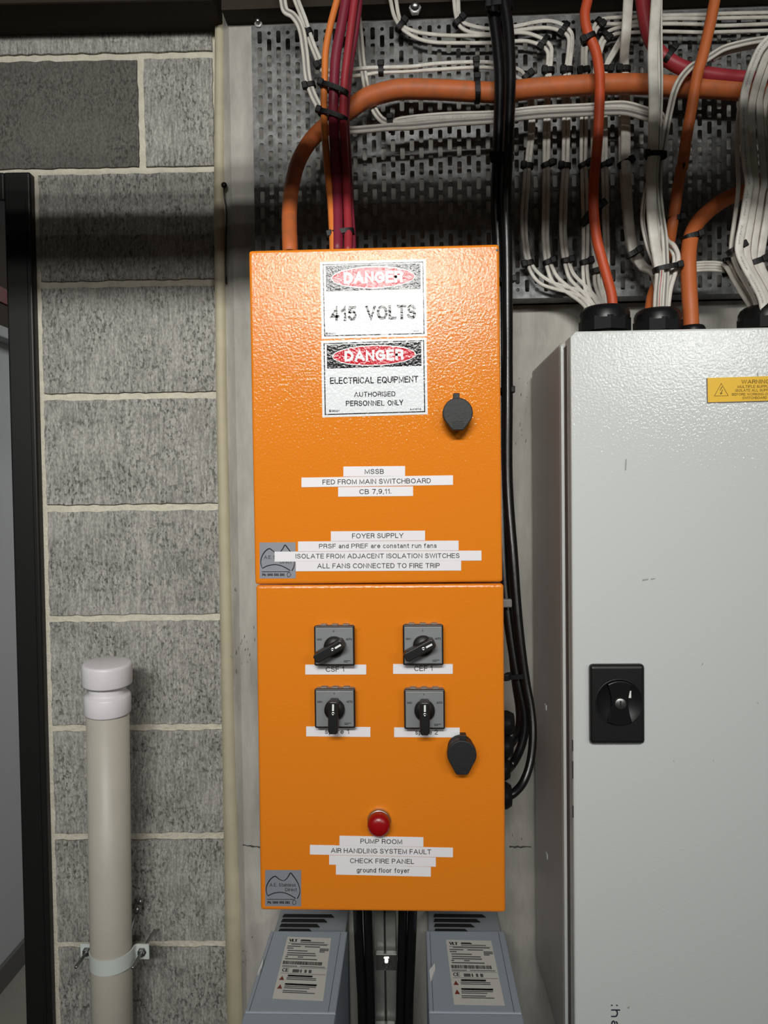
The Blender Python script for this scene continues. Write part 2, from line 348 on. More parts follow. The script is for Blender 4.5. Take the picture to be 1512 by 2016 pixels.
M_['pier'] = mat('pier_concrete', srgb(190, 188, 180), .9, 0, .2, bump=(70, .35, .003, 6), var=(9, 1.0, srgb(150, 148, 141)), stretch=(1.8, 1, .45))
M_['sealant'] = mat('cream_sealant', srgb(192, 184, 158), .6, 0, .3, bump=(40, .3, .003), var=(20, .5, srgb(168, 160, 138)))
M_['beam'] = mat('brown_beam', srgb(52, 46, 38), .8, 0, .2, bump=(60, .3, .003))
M_['wall'] = mat('grey_paint', srgb(150, 153, 154), .8)
M_['hall'] = mat('hall_paint', srgb(152, 154, 154), .75)
M_['skirt'] = mat('skirting', srgb(74, 73, 70), .6)
M_['floor'] = mat('grey_floor', srgb(112, 110, 100), .8, bump=(60, .2, .003), var=(20, .5, srgb(98, 97, 90)))
M_['ceil'] = mat('ceiling_grey', srgb(120, 120, 118), .9)
WH = srgb(203, 200, 190)
M_['cw'] = cable_mat('white_sheath', WH, dirt=srgb(172, 168, 156))
M_['cwp'] = cable_mat('white_sheath_printed', srgb(212, 210, 201), ticks=True, dirt=srgb(180, 176, 166))
M_['cwr'] = cable_mat('white_sheath_red_line', WH, stripe=(.30, .035), stripe_col=srgb(150, 50, 52), dirt=srgb(176, 172, 162))
M_['cwm'] = cable_mat('white_sheath_maroon_edge', WH, stripe=(.06, .055), stripe_col=srgb(96, 48, 50), dirt=srgb(176, 172, 162))
M_['cwg'] = cable_mat('white_sheath_grey_line', WH, stripe=(.25, .03), stripe_col=srgb(120, 117, 112), dirt=srgb(176, 172, 162))
M_['or'] = cable_mat('orange_sheath', srgb(184, 98, 50), .5)
M_['orb'] = cable_mat('bright_orange_sheath', srgb(188, 76, 40), .5)
M_['ord'] = cable_mat('dusty_orange_sheath', srgb(186, 98, 50), .55, dirt=srgb(140, 92, 62))
M_['orl'] = cable_mat('light_orange_sheath', srgb(212, 120, 54), .45)
M_['maroon'] = cable_mat('maroon_sheath', srgb(120, 36, 54), .45)
M_['red'] = cable_mat('red_sheath', srgb(148, 44, 52), .45)
M_['bk'] = cable_mat('black_sheath', srgb(17, 17, 18), .28)

# ------------------------------------------------------------------ setting
BLK_D, BLK_ROT = 1.324, 0.026           # block wall distance, and how far it turns away from the pier's face
pier_l = at(468, 1000, 1.295).x         # left end of the pier's flat face
jl = at(447, 1000, 1.30).x              # left end of the pier's chamfer
struct(MB().box(-4, 4, -5, 3.2, -.1, 0).build('floor', M_['floor']))
struct(MB().box(-4, 4, -5, 3.2, 2.75, 2.85).build('ceiling', M_['ceil']))
struct(MB().box(-4, 4, -5.1, -5, 0, 2.75).build('wall_rear', M_['wall']))
struct(MB().box(3.0, 3.1, -5, .4, 0, 2.75).build('wall_right', M_['wall']))
struct(MB().box(-3.1, -3.0, -5, .5, 0, 2.75).build('wall_side', M_['wall']))
# the concrete pier, with a chamfer down its left corner
zt = at(480, 12, 1.295).z
b = MB(); poly = [(jl, .06), (jl, .018), (pier_l, 0), (3.0, 0), (3.0, .06)]
b.bm.faces.new([b.bm.verts.new((x, y, 0)) for x, y in poly]); r = bmesh.ops.extrude_face_region(b.bm, geom=list(b.bm.faces))
bmesh.ops.translate(b.bm, verts=[e for e in r['geom'] if isinstance(e, bmesh.types.BMVert)], vec=(0, 0, 2.75))
wf = struct(b.build('wall_front', M_['pier']))
for xa, xb, ya, yb_ in ((478, 516, 1664, 1669), (1003, 1046, 1667, 1668)):     # pour joint
    b = MB(); P_ = []
    for i in range(9): q_ = at(xa + (xb - xa) * i / 8, ya + (yb_ - ya) * i / 8 + random.uniform(-1, 1), 1.2945); P_.append(q_)
    w_ = [random.uniform(.0008, .0022) for _ in P_]
    for i in range(8): b.poly([P_[i] - Vector((0, 0, w_[i])), P_[i + 1] - Vector((0, 0, w_[i + 1])), P_[i + 1] + Vector((0, 0, w_[i + 1])), P_[i] + Vector((0, 0, w_[i]))])
    b.build('pour_joint', M_['skirt'], wf, recalc=False)
b = MB()
for k in range(34):
    x_, y_ = random.choice(((482, 1272), (488, 1280), (470, 1150), (470, 1300), (1022, 1640), (1030, 760), (1022, 860), (486, 1870))); q_ = at(x_ + random.gauss(0, 9), y_ + random.gauss(0, 22), 1.2946); l_ = random.uniform(.001, .004); t_ = random.uniform(.0003, .0008)
    b.poly([(q_.x - t_, q_.y, q_.z - l_), (q_.x + t_, q_.y, q_.z - l_ * .8), (q_.x + t_ * 1.5, q_.y, q_.z + l_), (q_.x, q_.y, q_.z + l_)])
b.build('stain', M_['skirt'], wf, recalc=False)
# sealant between pier and block wall, wider towards the floor
b = MB(); pts = []
for py, xl, xr in ((-300, 421, 434), (60, 423, 437), (400, 421, 437), (760, 425, 441), (1100, 431, 449), (1500, 438, 459), (1800, 443, 470), (2016, 447, 478), (2500, 450, 482)):
    a, c = at(xl, py, 1.306), at(xr + 3, py, 1.306); pts.append((a, c))
for (a0, c0), (a1, c1) in zip(pts, pts[1:]):
    m0, m1 = (a0 + c0) / 2, (a1 + c1) / 2; m0.y -= .004; m1.y -= .004
    a0b, a1b, c0b, c1b = a0.copy(), a1.copy(), c0.copy(), c1.copy(); a0b.y = a1b.y = .03; c0b.y = c1b.y = .03
    for q in ((a0b, a0, a1, a1b), (a0, m0, m1, a1), (m0, c0, c1, m1), (c0, c0b, c1b, c1)): b.bm.faces.new([b.bm.verts.new(p) for p in q])
bmesh.ops.remove_doubles(b.bm, verts=b.bm.verts, dist=1e-5)
for f in b.bm.faces: f.smooth = True
seal = struct(b.build('trim_1', M_['sealant']))
# block wall: local frame, x along the wall to the right, y into it; turned a little about its right end
B0 = at(432, 1000, BLK_D); B0.z = 0
BR = Matrix.Translation(B0) @ Matrix.Rotation(BLK_ROT, 4, 'Z')
Bn = BR.to_3x3() @ Vector((0, -1, 0)); BI = BR.inverted()
def onblock(px, py, out=0.0):
    r = ray(px, py); t = ((B0 + Bn * out) - EYE).dot(Bn) / r.dot(Bn); return BI @ (EYE + r * t)
zl = []
for a, c in (((0, 134), (413, 100.6)), ((66, 349), (416, 323)), ((80, 562), (420, 549.5)), ((80, 779), (430, 775)), ((75, 997), (432, 990)), ((83, 1427), (435, 1428.6)), ((88, 1644), (442, 1652.6)), ((92, 1860), (444, 1873))):
    p, q = onblock(*a), onblock(*c); zl.append(((p.z + q.z) / 2, q.z - p.z))
ZM = [(zl[0][0]) - .2 * k for k in range(-2, 12)]
ks = [0, 1, 2, 3, 4, 6, 7, 8]
n_ = len(ks); mk = sum(ks) / n_; mz = sum(z for z, _ in zl) / n_
PITCHZ = sum((k - mk) * (z - mz) for k, (z, _) in zip(ks, zl)) / sum((k - mk) ** 2 for k in ks); Z0 = mz - PITCHZ * mk
print('BLOCK pitch', PITCHZ, 'tilts', [round(t * 1000, 1) for _, t in zl])
xj = onblock(278, 220).x; xd = onblock(79, 1000).x; xdoor = onblock(66, 1000).x; ztop_door = onblock(30, 340).z
GAP = .0125
b = MB(); b.box(-3.2, .03, .0045, .12, ztop_door - .004, 2.75); b.box(xdoor - .002, .03, .0045, .12, 0, ztop_door - .004)
mort = b
def slab(x0, x1, z0, z1, dark):
    P = []
    j = lambda: random.uniform(-.0013, .0013)
    nx = max(2, int((x1 - x0) / .012)); nz = max(2, int((z1 - z0) / .012))
    for i in range(nx): P.append((x0 + (x1 - x0) * i / nx + j() * .5, z0 + j()))
    for i in range(nz): P.append((x1 + j(), z0 + (z1 - z0) * i / nz))
    for i in range(nx): P.append((x1 - (x1 - x0) * i / nx, z1 + j()))
    for i in range(nz): P.append((x0 + j(), z1 - (z1 - z0) * i / nz))
    mort.prism(P, random.uniform(-.0008, .0008), .01, bevel=.0008, mi=2 if dark else 1)
for k in range(-2, 12):
    za = Z0 + PITCHZ * k - GAP / 2; zb = Z0 + PITCHZ * (k + 1) + GAP / 2
    za = min(za, 2.74); zb = max(zb, .0)
    if za - zb < .02: continue
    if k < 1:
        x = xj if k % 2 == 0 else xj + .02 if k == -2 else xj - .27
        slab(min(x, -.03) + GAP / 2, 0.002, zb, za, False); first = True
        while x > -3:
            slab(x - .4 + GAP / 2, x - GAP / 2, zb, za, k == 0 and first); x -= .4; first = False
    else:
        slab(xd + .012, 0.002, zb, za, False)
wl = mort.build('wall_left', [M_['mortar'], M_['block'], M_['blockdark']]); wl.matrix_world = BR; struct(wl)
# dark beam along the top of the block wall and the soffit over the pier
p = onblock(0, 84); q = onblock(420, 52); zb_ = (p.z + q.z) / 2
b = MB(); b.box(-3, onblock(428, 40, .06).x, -.088, .0, zb_, 2.74, bevel=.004)
o = b.build('trim_2', M_['beam']); o.matrix_world = BR; struct(o)
o = struct(MB().box(at(436, 12, 1.255).x, 3.0, -.04, .05, at(700, 10, 1.255).z, 2.74).build('trim_3', M_['beam']))
# door frame and what shows through the doorway
dr = thing('door_1', 'black steel door frame at the left edge', 'door frame'); struct(dr); del dr['label']; del dr['category']
dr.matrix_world = BR
xo = onblock(68, 700, .012).x; xi = xo - .048; zt_ = onblock(30, 338, .012).z
b = MB(); b.box(xi, xo, -.012, .11, 0, zt_, bevel=.004, seg=3); b.box(xi + .036, xi + .039, -.0135, -.011, 0, zt_ - .05)
b.build('jamb', M_['frame'], dr)
MB().box(xi - .95, xi + .002, -.012, .11, zt_ - .05, zt_, bevel=.004, seg=3).build('head', M_['frame'], dr)
MB().box(xi - .012, xi + .002, .03, .07, 0, zt_ - .052, bevel=.001).build('stop', M_['frame'], dr)
b = MB(); x0 = onblock(0, 405).x; b.box(xi - .002, xi + .0005, .0, .028, onblock(0, 432).z, onblock(0, 380).z); b.build('strike_plate', M_['vent'], dr)
hw = atz(45, 1895, 0.0)
hx = hw.x
struct(MB().box(hx - .1, hx, .3, 3.1, 0, 2.75).build('wall_hall', M_['hall']))
struct(MB().box(-4, 4, 3.1, 3.2, 0, 2.75).build('wall_far', M_['hall']))
struct(MB().box(1.5, 1.6, .3, 3.1, 0, 2.75).build('wall_hall_right', M_['hall']))
struct(MB().box(hx, hx + .012, .3, 3.1, 0, .075, bevel=.002).build('baseboard_left', M_['skirt']))
d_ = (hx - EYE.x) / ray(5, 650).x
def onhall(px, py):
    r = ray(px, py); return EYE + r * ((hx + .02 - EYE.x) / r.x)
p0, p1 = onhall(30, 640), onhall(-40, 470)
MB().box(hx + .002, hx + .03, min(p0.y, p1.y) - .2, p0.y + .1, onhall(10, 648).z, onhall(10, 360).z, bevel=.004).build('notice_board', M_['beam'])
tag(bpy.data.objects['notice_board'], 'dark board on the hall wall seen through the doorway', 'board')
o = MB().box(hx + .03, hx + .036, min(p0.y, p1.y) - .1, p0.y + .06, onhall(8, 602).z, onhall(8, 572).z, bevel=.001).build('red_strip', mat('red_strip', srgb(90, 8, 12), .5)); tag(o, 'dark red strip across the board through the doorway', 'strip')
o = MB().box(hx + .002, hx + .05, min(p0.y, p1.y) - .2, p0.y + .06, onhall(8, 672).z, onhall(8, 650).z, bevel=.004).build('ledge', M_['wall']); tag(o, 'pale ledge under the dark board through the doorway', 'ledge')

# lamps: batten fittings hung under the ceiling, behind the photographer; the left one added as fill
for i, (x, y, z, w, beam) in enumerate(LAMPS):
    t = thing('batten_light', 'white fluorescent batten hanging behind the viewer, ' + ('over the middle of the room', 'towards the right wall', 'an added fill towards the left wall')[i], 'light', (x, y, z), 'fluorescent battens')
    MB().box(-.62, .62, -.06, .03, .10, .15, bevel=.006).build('housing', M_['white'], t)
    for hx_ in (-.58, .575): MB().box(hx_, hx_ + .005, -.003, .003, .15, 2.75 - z).build('hanger', M_['steel'], t)
# added pipes, unseen overhead, sized and spaced to shade the wall above the boxes
for yo, zo, ro, lab in ((-.60, 2.036, .037, 'lowest and thickest unseen grey pipe added overhead for shade in front of the boxes'), (-.60, 2.090, .021, 'second lowest unseen grey pipe added overhead for shade in front of the boxes'),
                        (-.60, 2.124, .0115, 'third thin unseen grey pipe added overhead for shade in front of the boxes'), (-.60, 2.158, .008, 'topmost and thinnest unseen grey pipe added overhead for shade in front of the boxes')):
    tag(MB().lathe([(0, -2.9), (ro, -2.9), (ro, 2.9), (0, 2.9)], (0, yo, zo), 'X', 20).build('shade_pipe', M_['pvc']), lab, 'pipe')

# ------------------------------------------------------------------ faces with a frame of their own
class Face:
    """a front face square to the view, hung slightly out of plumb; pixels to its own x / z"""
    def __init__(s, quad, d):
        tl, tr, br, bl = [at(x, y, d) for x, y in quad]; s.d = d
        u = ((tr - tl) + (br - bl)); up = ((tl - bl) + (tr - br)); a = math.atan2(-u.z, u.x); c = math.atan2(up.x, up.z); s.rot = (a + c) / 2
        s.w = u.length / 2; s.h = up.length / 2; ctr = (tl + tr + br + bl) / 4
        s.M = Matrix.Translation(ctr) @ Matrix.Rotation(s.rot, 4, 'Y') @ Matrix.Translation((0, 0, -s.h / 2)); s.I = s.M.inverted()
    def __call__(s, px, py, out=0.0):
        v = s.I @ at(px, py, s.d - out); return v.x, v.z
    def place(s, o): o.matrix_world = s.M; return o
def strip(face, parent, c, l, r, ht, out, name='label_strip', m='tape', thick=.0003):
    """l, r: middle of the left and right end (measured), ht: height"""
    (lx, ly), (rx, ry) = cv(c, [l, r]); h = ht / CROP[c][2]
    a = face(lx, ly - h / 2, out); bb = face(rx, ry - h / 2, out); cc = face(rx, ry + h / 2, out); dd = face(lx, ly + h / 2, out)
    mb = MB(); mb.prism([dd, cc, bb, a], -out - thick, -out); return mb.build(name, M_[m], parent)
def letters(face, parent, c, items, out, m='ink', name='lettering', mtx=None):
    """items: (text, left, right, baseline at left, baseline at right, cap height, bold)"""
    for it in items:
        mb = MB(); txt, l, r, bl, br, ch = it[:6]; wt = it[6] if len(it) > 6 else .135
        (lx, ly), (rx, ry), (_, ty) = cv(c, [(l, bl), (r, br), (l, bl - ch)])
        a = face(lx, ly, out); e = face(rx, ry, out); tp = face(lx, ty, out)
        rot = math.atan2(e[1] - a[1], e[0] - a[0]); w = math.hypot(e[0] - a[0], e[1] - a[1])
        letter_into(mb, txt, a[0], a[0] + w, a[1], a[1] + (tp[1] - a[1]), -out, rot, wt)
        o = mb.build(name, M_[m], parent, recalc=False)
    return o
def stroke(mb, pts, w, y, closed=False):
    """a flat drawn line in a face's x / z"""
    P = [Vector((p[0], p[1])) for p in pts]; n = len(P)
    vs = []
    for i in range(n):
        a, c = (P[(i - 1) % n], P[(i + 1) % n]) if closed else (P[max(i - 1, 0)], P[min(i + 1, n - 1)])
        t = (c - a).normalized(); nn = Vector((-t.y, t.x)) * (w / 2 if not isinstance(w, (list, tuple)) else w[i] / 2)
        vs.append((mb.bm.verts.new((P[i].x + nn.x, y, P[i].y + nn.y)), mb.bm.verts.new((P[i].x - nn.x, y, P[i].y - nn.y))))
    for i in range(n if closed else n - 1):
        j = (i + 1) % n; mb.bm.faces.new((vs[i][0], vs[j][0], vs[j][1], vs[i][1]))
def rect_poly(face, c, pts, out): return [face(x, y, out) for x, y in cv(c, pts)]
def spl2(pts, step=6): return [(p.x, p.y) for p in spline([(a, b_, 0) for a, b_ in pts], step)]

def orange_box(quad, label, cat):
    f = Face(quad, .89); t = thing('electrical_enclosure', label, cat); f.place(t); w, h = f.w, f.h
    MB().box(-w / 2 + .004, w / 2 - .004, .022, .215, .004, h - .004, bevel=.004).build('body', M_['orange'], t)
    MB().box(-w / 2, w / 2, 0, .020, 0, h, bevel=.0035, seg=3).build('door', M_['orange'], t)
    MB().box(-w / 2 + .008, w / 2 - .008, .0195, .0225, .008, h - .008).build('gasket', M_['rubber'], t)
    return f, t
def quarter_lock(f, t, ctr, r, bot, tabx, out=.026):
    """quarter turn lock under a black dust lid: base, lid with a tapered tongue and a hinge tab"""
    cx, cz = f(*ctr, out); rr = r / F * (f.d - out); bz = f(ctr[0], bot, out)[1]; hw = rr * .46
    lk = MB(); bx, bz0 = cx, cz
    lk.lathe([(rr * .92, 0), (rr * .92, out * .6), (rr * .8, out * .62), (0, out * .62)], (cx, 0, cz), 'Y', 28)
    lock = lk.build('lock', M_['blacklid'], t)
    a0 = math.radians(-38); P = []
    for k in range(25):
        a = a0 + (PI - 2 * a0) * k / 24; P.append((cx + rr * math.cos(a), cz + rr * math.sin(a)))
    P += [(cx - hw, bz + .002), (cx - hw + .002, bz), (cx + hw - .002, bz), (cx + hw, bz + .002)]
    mb = MB().prism(P, -out, -out * .58, bevel=.0012)
    mb.build('dust_lid', M_['blacklid'], lock)
    tx, tz = f(*tabx, out); s = .0052
    MB().box(tx - s * .7, tx + s * .7, -out * .9, -out * .45, tz - .011, tz + .0005, bevel=.0008).build('hinge_tab', M_['blacklid'], lock)
    g = MB()
    for k in range(4): g.box(cx - hw * .8, cx + hw * .8, -out - .0007, -out, bz + .003 + k * .0022, bz + .0038 + k * .0022)
    g.build('grip', M_['blacklid'], lock)

# ---- upper orange enclosure
fu, up = orange_box([(490, 495), (984, 478), (989, 1147), (501, 1150)], 'orange steel enclosure with two danger signs, upper of the two on the pier', 'enclosure')
def danger_sign(f, t, quad, rel, big, small, label):
    """quad: outer corners in crop a; rel maps crop points"""
    P = lambda pts, o: rect_poly(f, 'a', pts, o)
    s = MB().prism(P([quad[3], quad[2], quad[1], quad[0]], .0004), -.0004, 0).build('danger_sign', M_['sign_white'], t); s['label'] = label
    tl, tr, br, bl = [Vector(q) for q in quad]
    def B(u, v): p = tl.lerp(tr, u).lerp(bl.lerp(br, u), v); return (p.x, p.y)
    mb = MB(); bd = [B(.028, .037), B(.972, .037), B(.972, .963), B(.028, .963)]
    c4 = P(bd, .0006); th = .0012
    for a, e in zip(c4, c4[1:] + c4[:1]):
        d = Vector((e[0] - a[0], e[1] - a[1])).normalized() * th / 2; stroke(mb, [(a[0] - d.x, a[1] - d.y), (e[0] + d.x, e[1] + d.y)], th, -.0006)
    mb.build('border', M_['sign_black'], s)
    h0, h1 = rel
    MB().poly([(x, -.0006, z) for x, z in P([B(.052, h1), B(.948, h1), B(.948, h0), B(.052, h0)], .0006)]).build('header', M_['sign_black'], s, recalc=False)
    ctr = (.5, (h0 + h1) / 2); hw, hh = .397, (h1 - h0) * .435
    for nm, k, kk, m, o in (('oval_outline', 1, 1, 'sign_white', .0008), ('oval', .978, .90, 'sign_red', .001)):
        MB().poly([(x, -o, z) for x, z in P([B(ctr[0] + hw * k * math.cos(2 * PI * i / 64), ctr[1] - hh * kk * math.sin(2 * PI * i / 64)) for i in range(64)], o)]).build(nm, M_[m], s, recalc=False)
    y0 = ctr[1]; pa, pb = B(.5 - .28, y0 + hh * .52), B(.5 + .28, y0 + hh * .52); pc = B(.22, y0 - hh * .52)
    letters(f, s, 'a', [('DANGER', pa[0], pb[0], pa[1], pb[1], pa[1] - pc[1], .235)], .0012, 'sign_white', 'heading')
    letters(f, s, 'a', big, .0006, 'sign_black')
    letters(f, s, 'a', small, .0006, 'sign_black', 'small_print')
    q = small[0]; mk = MB()
    for dx, dy in ((0, 0), (6.5, 0), (0, 6.5), (6.5, 6.5)):
        x, y = q[1] - 17 + dx, q[3] - 6.5 + dy
        mk.poly([(a, -.0006, c) for a, c in P([(x, y), (x + 5.5, y), (x + 5.5, y - 5.5), (x, y - 5.5)], .0006)])
    mk.build('maker_mark', M_['sign_black'], s, recalc=False)
danger_sign(fu, up, [(420, 128), (1003, 112), (1010, 537), (430, 552)], (.052, .385),
            [('415', 478, 622, 455, 451, 80, .19), ('VOLTS', 672, 950, 450, 442, 80, .19)],
            [('BRADY', 468, 505, 529, 528, 9, .17), ('855942', 921, 963, 513, 512, 8, .12)], 'white sign reading 415 VOLTS, the upper one')
danger_sign(fu, up, [(426, 563), (1007, 545), (1014, 968), (433, 985)], (.055, .365),
            [('ELECTRICAL', 475, 718, 801, 797, 36, .165), ('EQUIPMENT', 736, 962, 797, 791, 36, .165), ('AUTHORISED', 608, 836, 873, 869, 28, .16), ('PERSONNEL', 563, 775, 923, 920, 30, .16), ('ONLY', 793, 879, 920, 917, 30, .16)],
            [('BRADY', 487, 530, 955, 954, 11, .17), ('841808', 917, 977, 945, 944, 10, .18)], 'white sign reading ELECTRICAL EQUIPMENT, the lower one')
def tapes(f, t, c, rows):
    for txt, l0, r0, yl, yr, h, tl, tr, bl, br, ch in rows:
        s = strip(f, t, c, (l0, yl + h / 2), (r0, yr + h / 2), h, .0006 if txt.startswith('ISOL') else .0003)
        s['label'] = 'white tape reading ' + txt
        letters(f, s, c, [(txt, tl, tr, bl, br, ch)], .0011 if txt.startswith('ISOL') else .0008)
def supplier_sticker(f, t, x0, y0, s, rot):
    """grey square with an outline map, measured on a 1000 unit square of s pixels"""
    ca, sa = math.cos(rot), math.sin(rot)
    def P(u, v, o): du, dv = u * s / 1000, v * s / 1000; return f(x0 + du * ca - dv * sa, y0 + du * sa + dv * ca, o)
    st = MB().prism([P(0, 1000, .0003), P(1000, 1000, .0003), P(1000, 0, .0003), P(0, 0, .0003)], -.0003, 0).build('supplier_sticker', M_['silver'], t)
    mb = MB(); px = s / 1000 / F * .89
    a = spl2([P(u, v, .0005) for u, v in ((70, 712), (30, 560), (60, 400), (150, 250), (265, 172), (330, 205), (410, 262), (500, 290), (570, 262), (640, 180), (705, 75), (770, 150), (860, 270), (935, 420), (965, 560), (945, 690), (890, 790))], 5)
    stroke(mb, a, [px * (17 + 13 * abs(math.sin(i * .09))) for i in range(len(a))], -.0005)
    a = spl2([P(u, v, .0005) for u, v in ((78, 716), (200, 655), (340, 622), (470, 618), (600, 650), (730, 710), (850, 785))], 5)
    stroke(mb, a, px * 26, -.0005)
    stroke(mb, [P(60, 812, .0005), P(830, 812, .0005)], px * 18, -.0005)
    a = spl2([P(u, v, .0005) for u, v in ((770, 850), (830, 835), (860, 900), (820, 950), (775, 945), (765, 880), (785, 845))], 4); stroke(mb, a, px * 14, -.0005)
    mb.build('outline_map', M_['ink'], st, recalc=False)
    lm = MB()
    for txt, l, r, bl, ch, bo in (('A.E. Stainless', 125, 850, 455, 95, .12), ('Direct', 560, 880, 585, 95, .12), ('Ph: 1300 533 292', 70, 690, 930, 70, .23)):
        q, e, tp = P(l, bl, .0005), P(r, bl, .0005), P(l, bl - ch, .0005); ro = math.atan2(e[1] - q[1], e[0] - q[0])
        letter_into(lm, txt, q[0], q[0] + math.hypot(e[0] - q[0], e[1] - q[1]), q[1], q[1] + math.hypot(tp[0] - q[0], tp[1] - q[1]), -.0005, ro, bo)
    lm.build('lettering', M_['ink'], st, recalc=False)
supplier_sticker(fu, up, 511, 1068, 71, -.004)
tapes(fu, up, 'b', [('MSSB', 549, 889, 164, 161, 55, 667, 772, 205, 204, 27), ('FED FROM MAIN SWITCHBOARD', 318, 1153, 225, 212, 53, 434, 1031, 263, 255, 27),
                    ('CB 7,9,11.', 520, 933, 277, 273, 53, 637, 813, 316, 313, 27), ('FOYER SUPPLY', 480, 999, 521, 517, 54, 597, 880, 560, 557, 27),
                    ('PRSF and PREF are constant run fans', 299, 1184, 577, 572, 54, 415, 1063, 615, 612, 25), ('ALL FANS CONNECTED TO FIRE TRIP', 287, 1198, 687, 683, 54, 405, 1080, 725, 723, 27),
                    ('ISOLATE FROM ADJACENT ISOLATION SWITCHES', 170, 1310, 633, 627, 55, 286, 1189, 671, 668, 26)])
quarter_lock(fu, up, (901.4, 812.5), 29.5, 847, (899, 774))
b = MB(); b.poly([(fu(x, y, .0004)[0], -.0004, fu(x, y, .0004)[1]) for x, y in ((975.5, 492), (978, 494.5), (981, 494), (981.5, 491), (978.5, 489.5))]); b.build('paint_chip', M_['skirt'], up, recalc=False)
# gland on its top where the thick orange cable goes in
gp = fu.I @ at(573, 486, 1.02)
MB().lathe([(.0, -.002), (.021, -.002), (.021, .012), (.017, .016), (.013, .016)], (gp.x, gp.y, fu.h), 'Z', 6, smooth=False).build('cable_gland', M_['greyplastic'], up)
gp2 = fu.I @ at(676, 486, 1.02)
MB().box(gp2.x - .05, gp2.x + .05, gp2.y - .03, gp2.y + .03, fu.h - .005, fu.h + .003).build('gland_plate', M_['blackplastic'], up)

# ---- lower orange enclosure
fl, lo_ = orange_box([(502, 1153), (990.5, 1149), (997, 1800), (514, 1790)], 'orange steel enclosure with four rotary switches, lower of the two on the pier', 'enclosure')
supplier_sticker(fl, lo_, 522, 1713, 71, .004)
tapes(fl, lo_, 'l', [('PUMP ROOM', 509, 980, 243, 251, 54, 627, 861, 287, 291, 27), ('AIR HANDLING SYSTEM FAULT', 343, 1146, 294, 310, 54, 461, 1024, 339, 348, 27),
                     ('CHECK FIRE PANEL', 451, 1050, 352, 364, 53, 568, 928, 397, 402, 27), ('ground floor foyer', 489, 1022, 406, 418, 55, 606, 903, 450, 453, 27)])
tapes(fl, lo_, 'k', [('CSF 1', 135, 529, 389, 389, 64, 268, 386, 437, 434, 33), ('CEF 1', 703, 1089, 385, 385, 64, 840, 958, 431, 429, 33),
                     ('spare 1', 141, 556, 789, 793, 64, 262, 418, 838, 838, 31), ('spare 2', 710, 1134, 795, 797, 63, 847, 993, 842, 842, 31)])
def rotary(x0, y0, x1, y1, ang, label):
    """x0..y1: the face plate in crop k; ang: where the handle's mark points, 0 = up"""
    (ax, ay), (bx, by) = cv('k', [(x0, y0), (x1, y1)]); O = .016
    a, c = fl(ax, ay, O), fl(bx, by, O); xl, xr, z0, z1 = a[0], c[0], c[1], a[1]; cx, cz = (xl + xr) / 2, (z0 + z1) / 2; w = xr - xl
    MBh = MB().box(xl + .0008, xr - .0008, -O + .004, 0, z0 + .0008, z1 - .0008, bevel=.002)
    for k in range(3): MBh.box(cx - .017 + k * .0135, cx - .010 + k * .0135, -O + .007, -.002, z1 - .001, z1 + .0006)
    sw = MBh.build('rotary_switch', M_['greyplastic'], lo_); sw['label'] = label
    MB().box(xl, xr, -O, -O + .005, z0, z1, bevel=.0016).build('rim', M_['blackplastic'], sw)
    MB().box(xl + .0018, xr - .0018, -O - .0006, -O + .001, z0 + .0022, z1 - .0022, bevel=.0005).build('face_plate', M_['greyplate'], sw)
    yy = -O - .0008
    for txt, u, v, wd, h in (('0', .49, .865, .035, .045), ('MAN', .135, .665, .12, .055), ('AUTO', .865, .665, .15, .055)):
        lm = MB(); letter_into(lm, txt, xl + (u - wd / 2) * w, xl + (u + wd / 2) * w, z0 + (v - h / 2) * w, z0 + (v + h / 2) * w, yy, 0, .17); lm.build('lettering', M_['ink'], sw, recalc=False)
    lm = MB()
    for v, wd in ((.125, .17), (.095, .10)): lm.poly([(xl + .73 * w, yy, z0 + v * w), (xl + (.73 + wd) * w, yy, z0 + v * w), (xl + (.73 + wd) * w, yy, z0 + (v + .014) * w), (xl + .73 * w, yy, z0 + (v + .014) * w)])
    lm.build('small_print', M_['ink'], sw, recalc=False)
    R = Matrix.Translation((cx + .0, 0, cz)) @ Matrix.Rotation(ang, 4, 'Y')
    kb = MB(); kb.lathe([(.0122, O), (.0122, O + .006), (.0112, O + .008), (0, O + .008)], (0, 0, 0), 'Y', 32, mtx=R)
    kb.build('knob_base', M_['blackplastic'], sw)
    hb = MB(); H0, H1 = -O - .005, -O - .021; hw = .0058
    P = [(-hw, .012), (-hw * .7, .0145), (hw * .7, .0145), (hw, .012), (hw, -.0215), (hw * .6, -.0245), (-hw * .6, -.0245), (-hw, -.0215)]
    hb.prism(P, H1, H0, bevel=.0014, mtx=R); kn = hb.build('handle', M_['blackplastic'], sw)
    mk = MB(); t = bmesh.new(); vs = [t.verts.new(p) for p in ((-.0011, H1 - .0002, .0035), (.0011, H1 - .0002, .0035), (.0011, H1 - .0002, .0115), (-.0011, H1 - .0002, .0115))]; t.faces.new(vs); mk.merge(t, 0, R)
    mk.build('pointer_mark', M_['white'], sw, recalc=False)
    MB().lathe([(.0024, -H1 - .0004), (.0022, -H1 + .0006), (.0007, -H1 + .0002), (0, -H1 - .0004)], (0, 0, 0), 'Y', 16, mtx=R).build('screw', M_['chrome'], sw)
rotary(190, 140, 455, 398, math.radians(60), 'rotary switch above the CSF 1 tape, turned to AUTO')
rotary(765, 133, 1030, 394, math.radians(62), 'rotary switch above the CEF 1 tape, turned to AUTO')
rotary(193, 548, 459, 802, math.radians(1.5), 'rotary switch above the spare 1 tape, turned to 0')
rotary(773, 552, 1040, 809, math.radians(.5), 'rotary switch above the spare 2 tape, turned to 0')
quarter_lock(fl, lo_, (909.5, 1486.5), 29, 1526, (912.5, 1450))
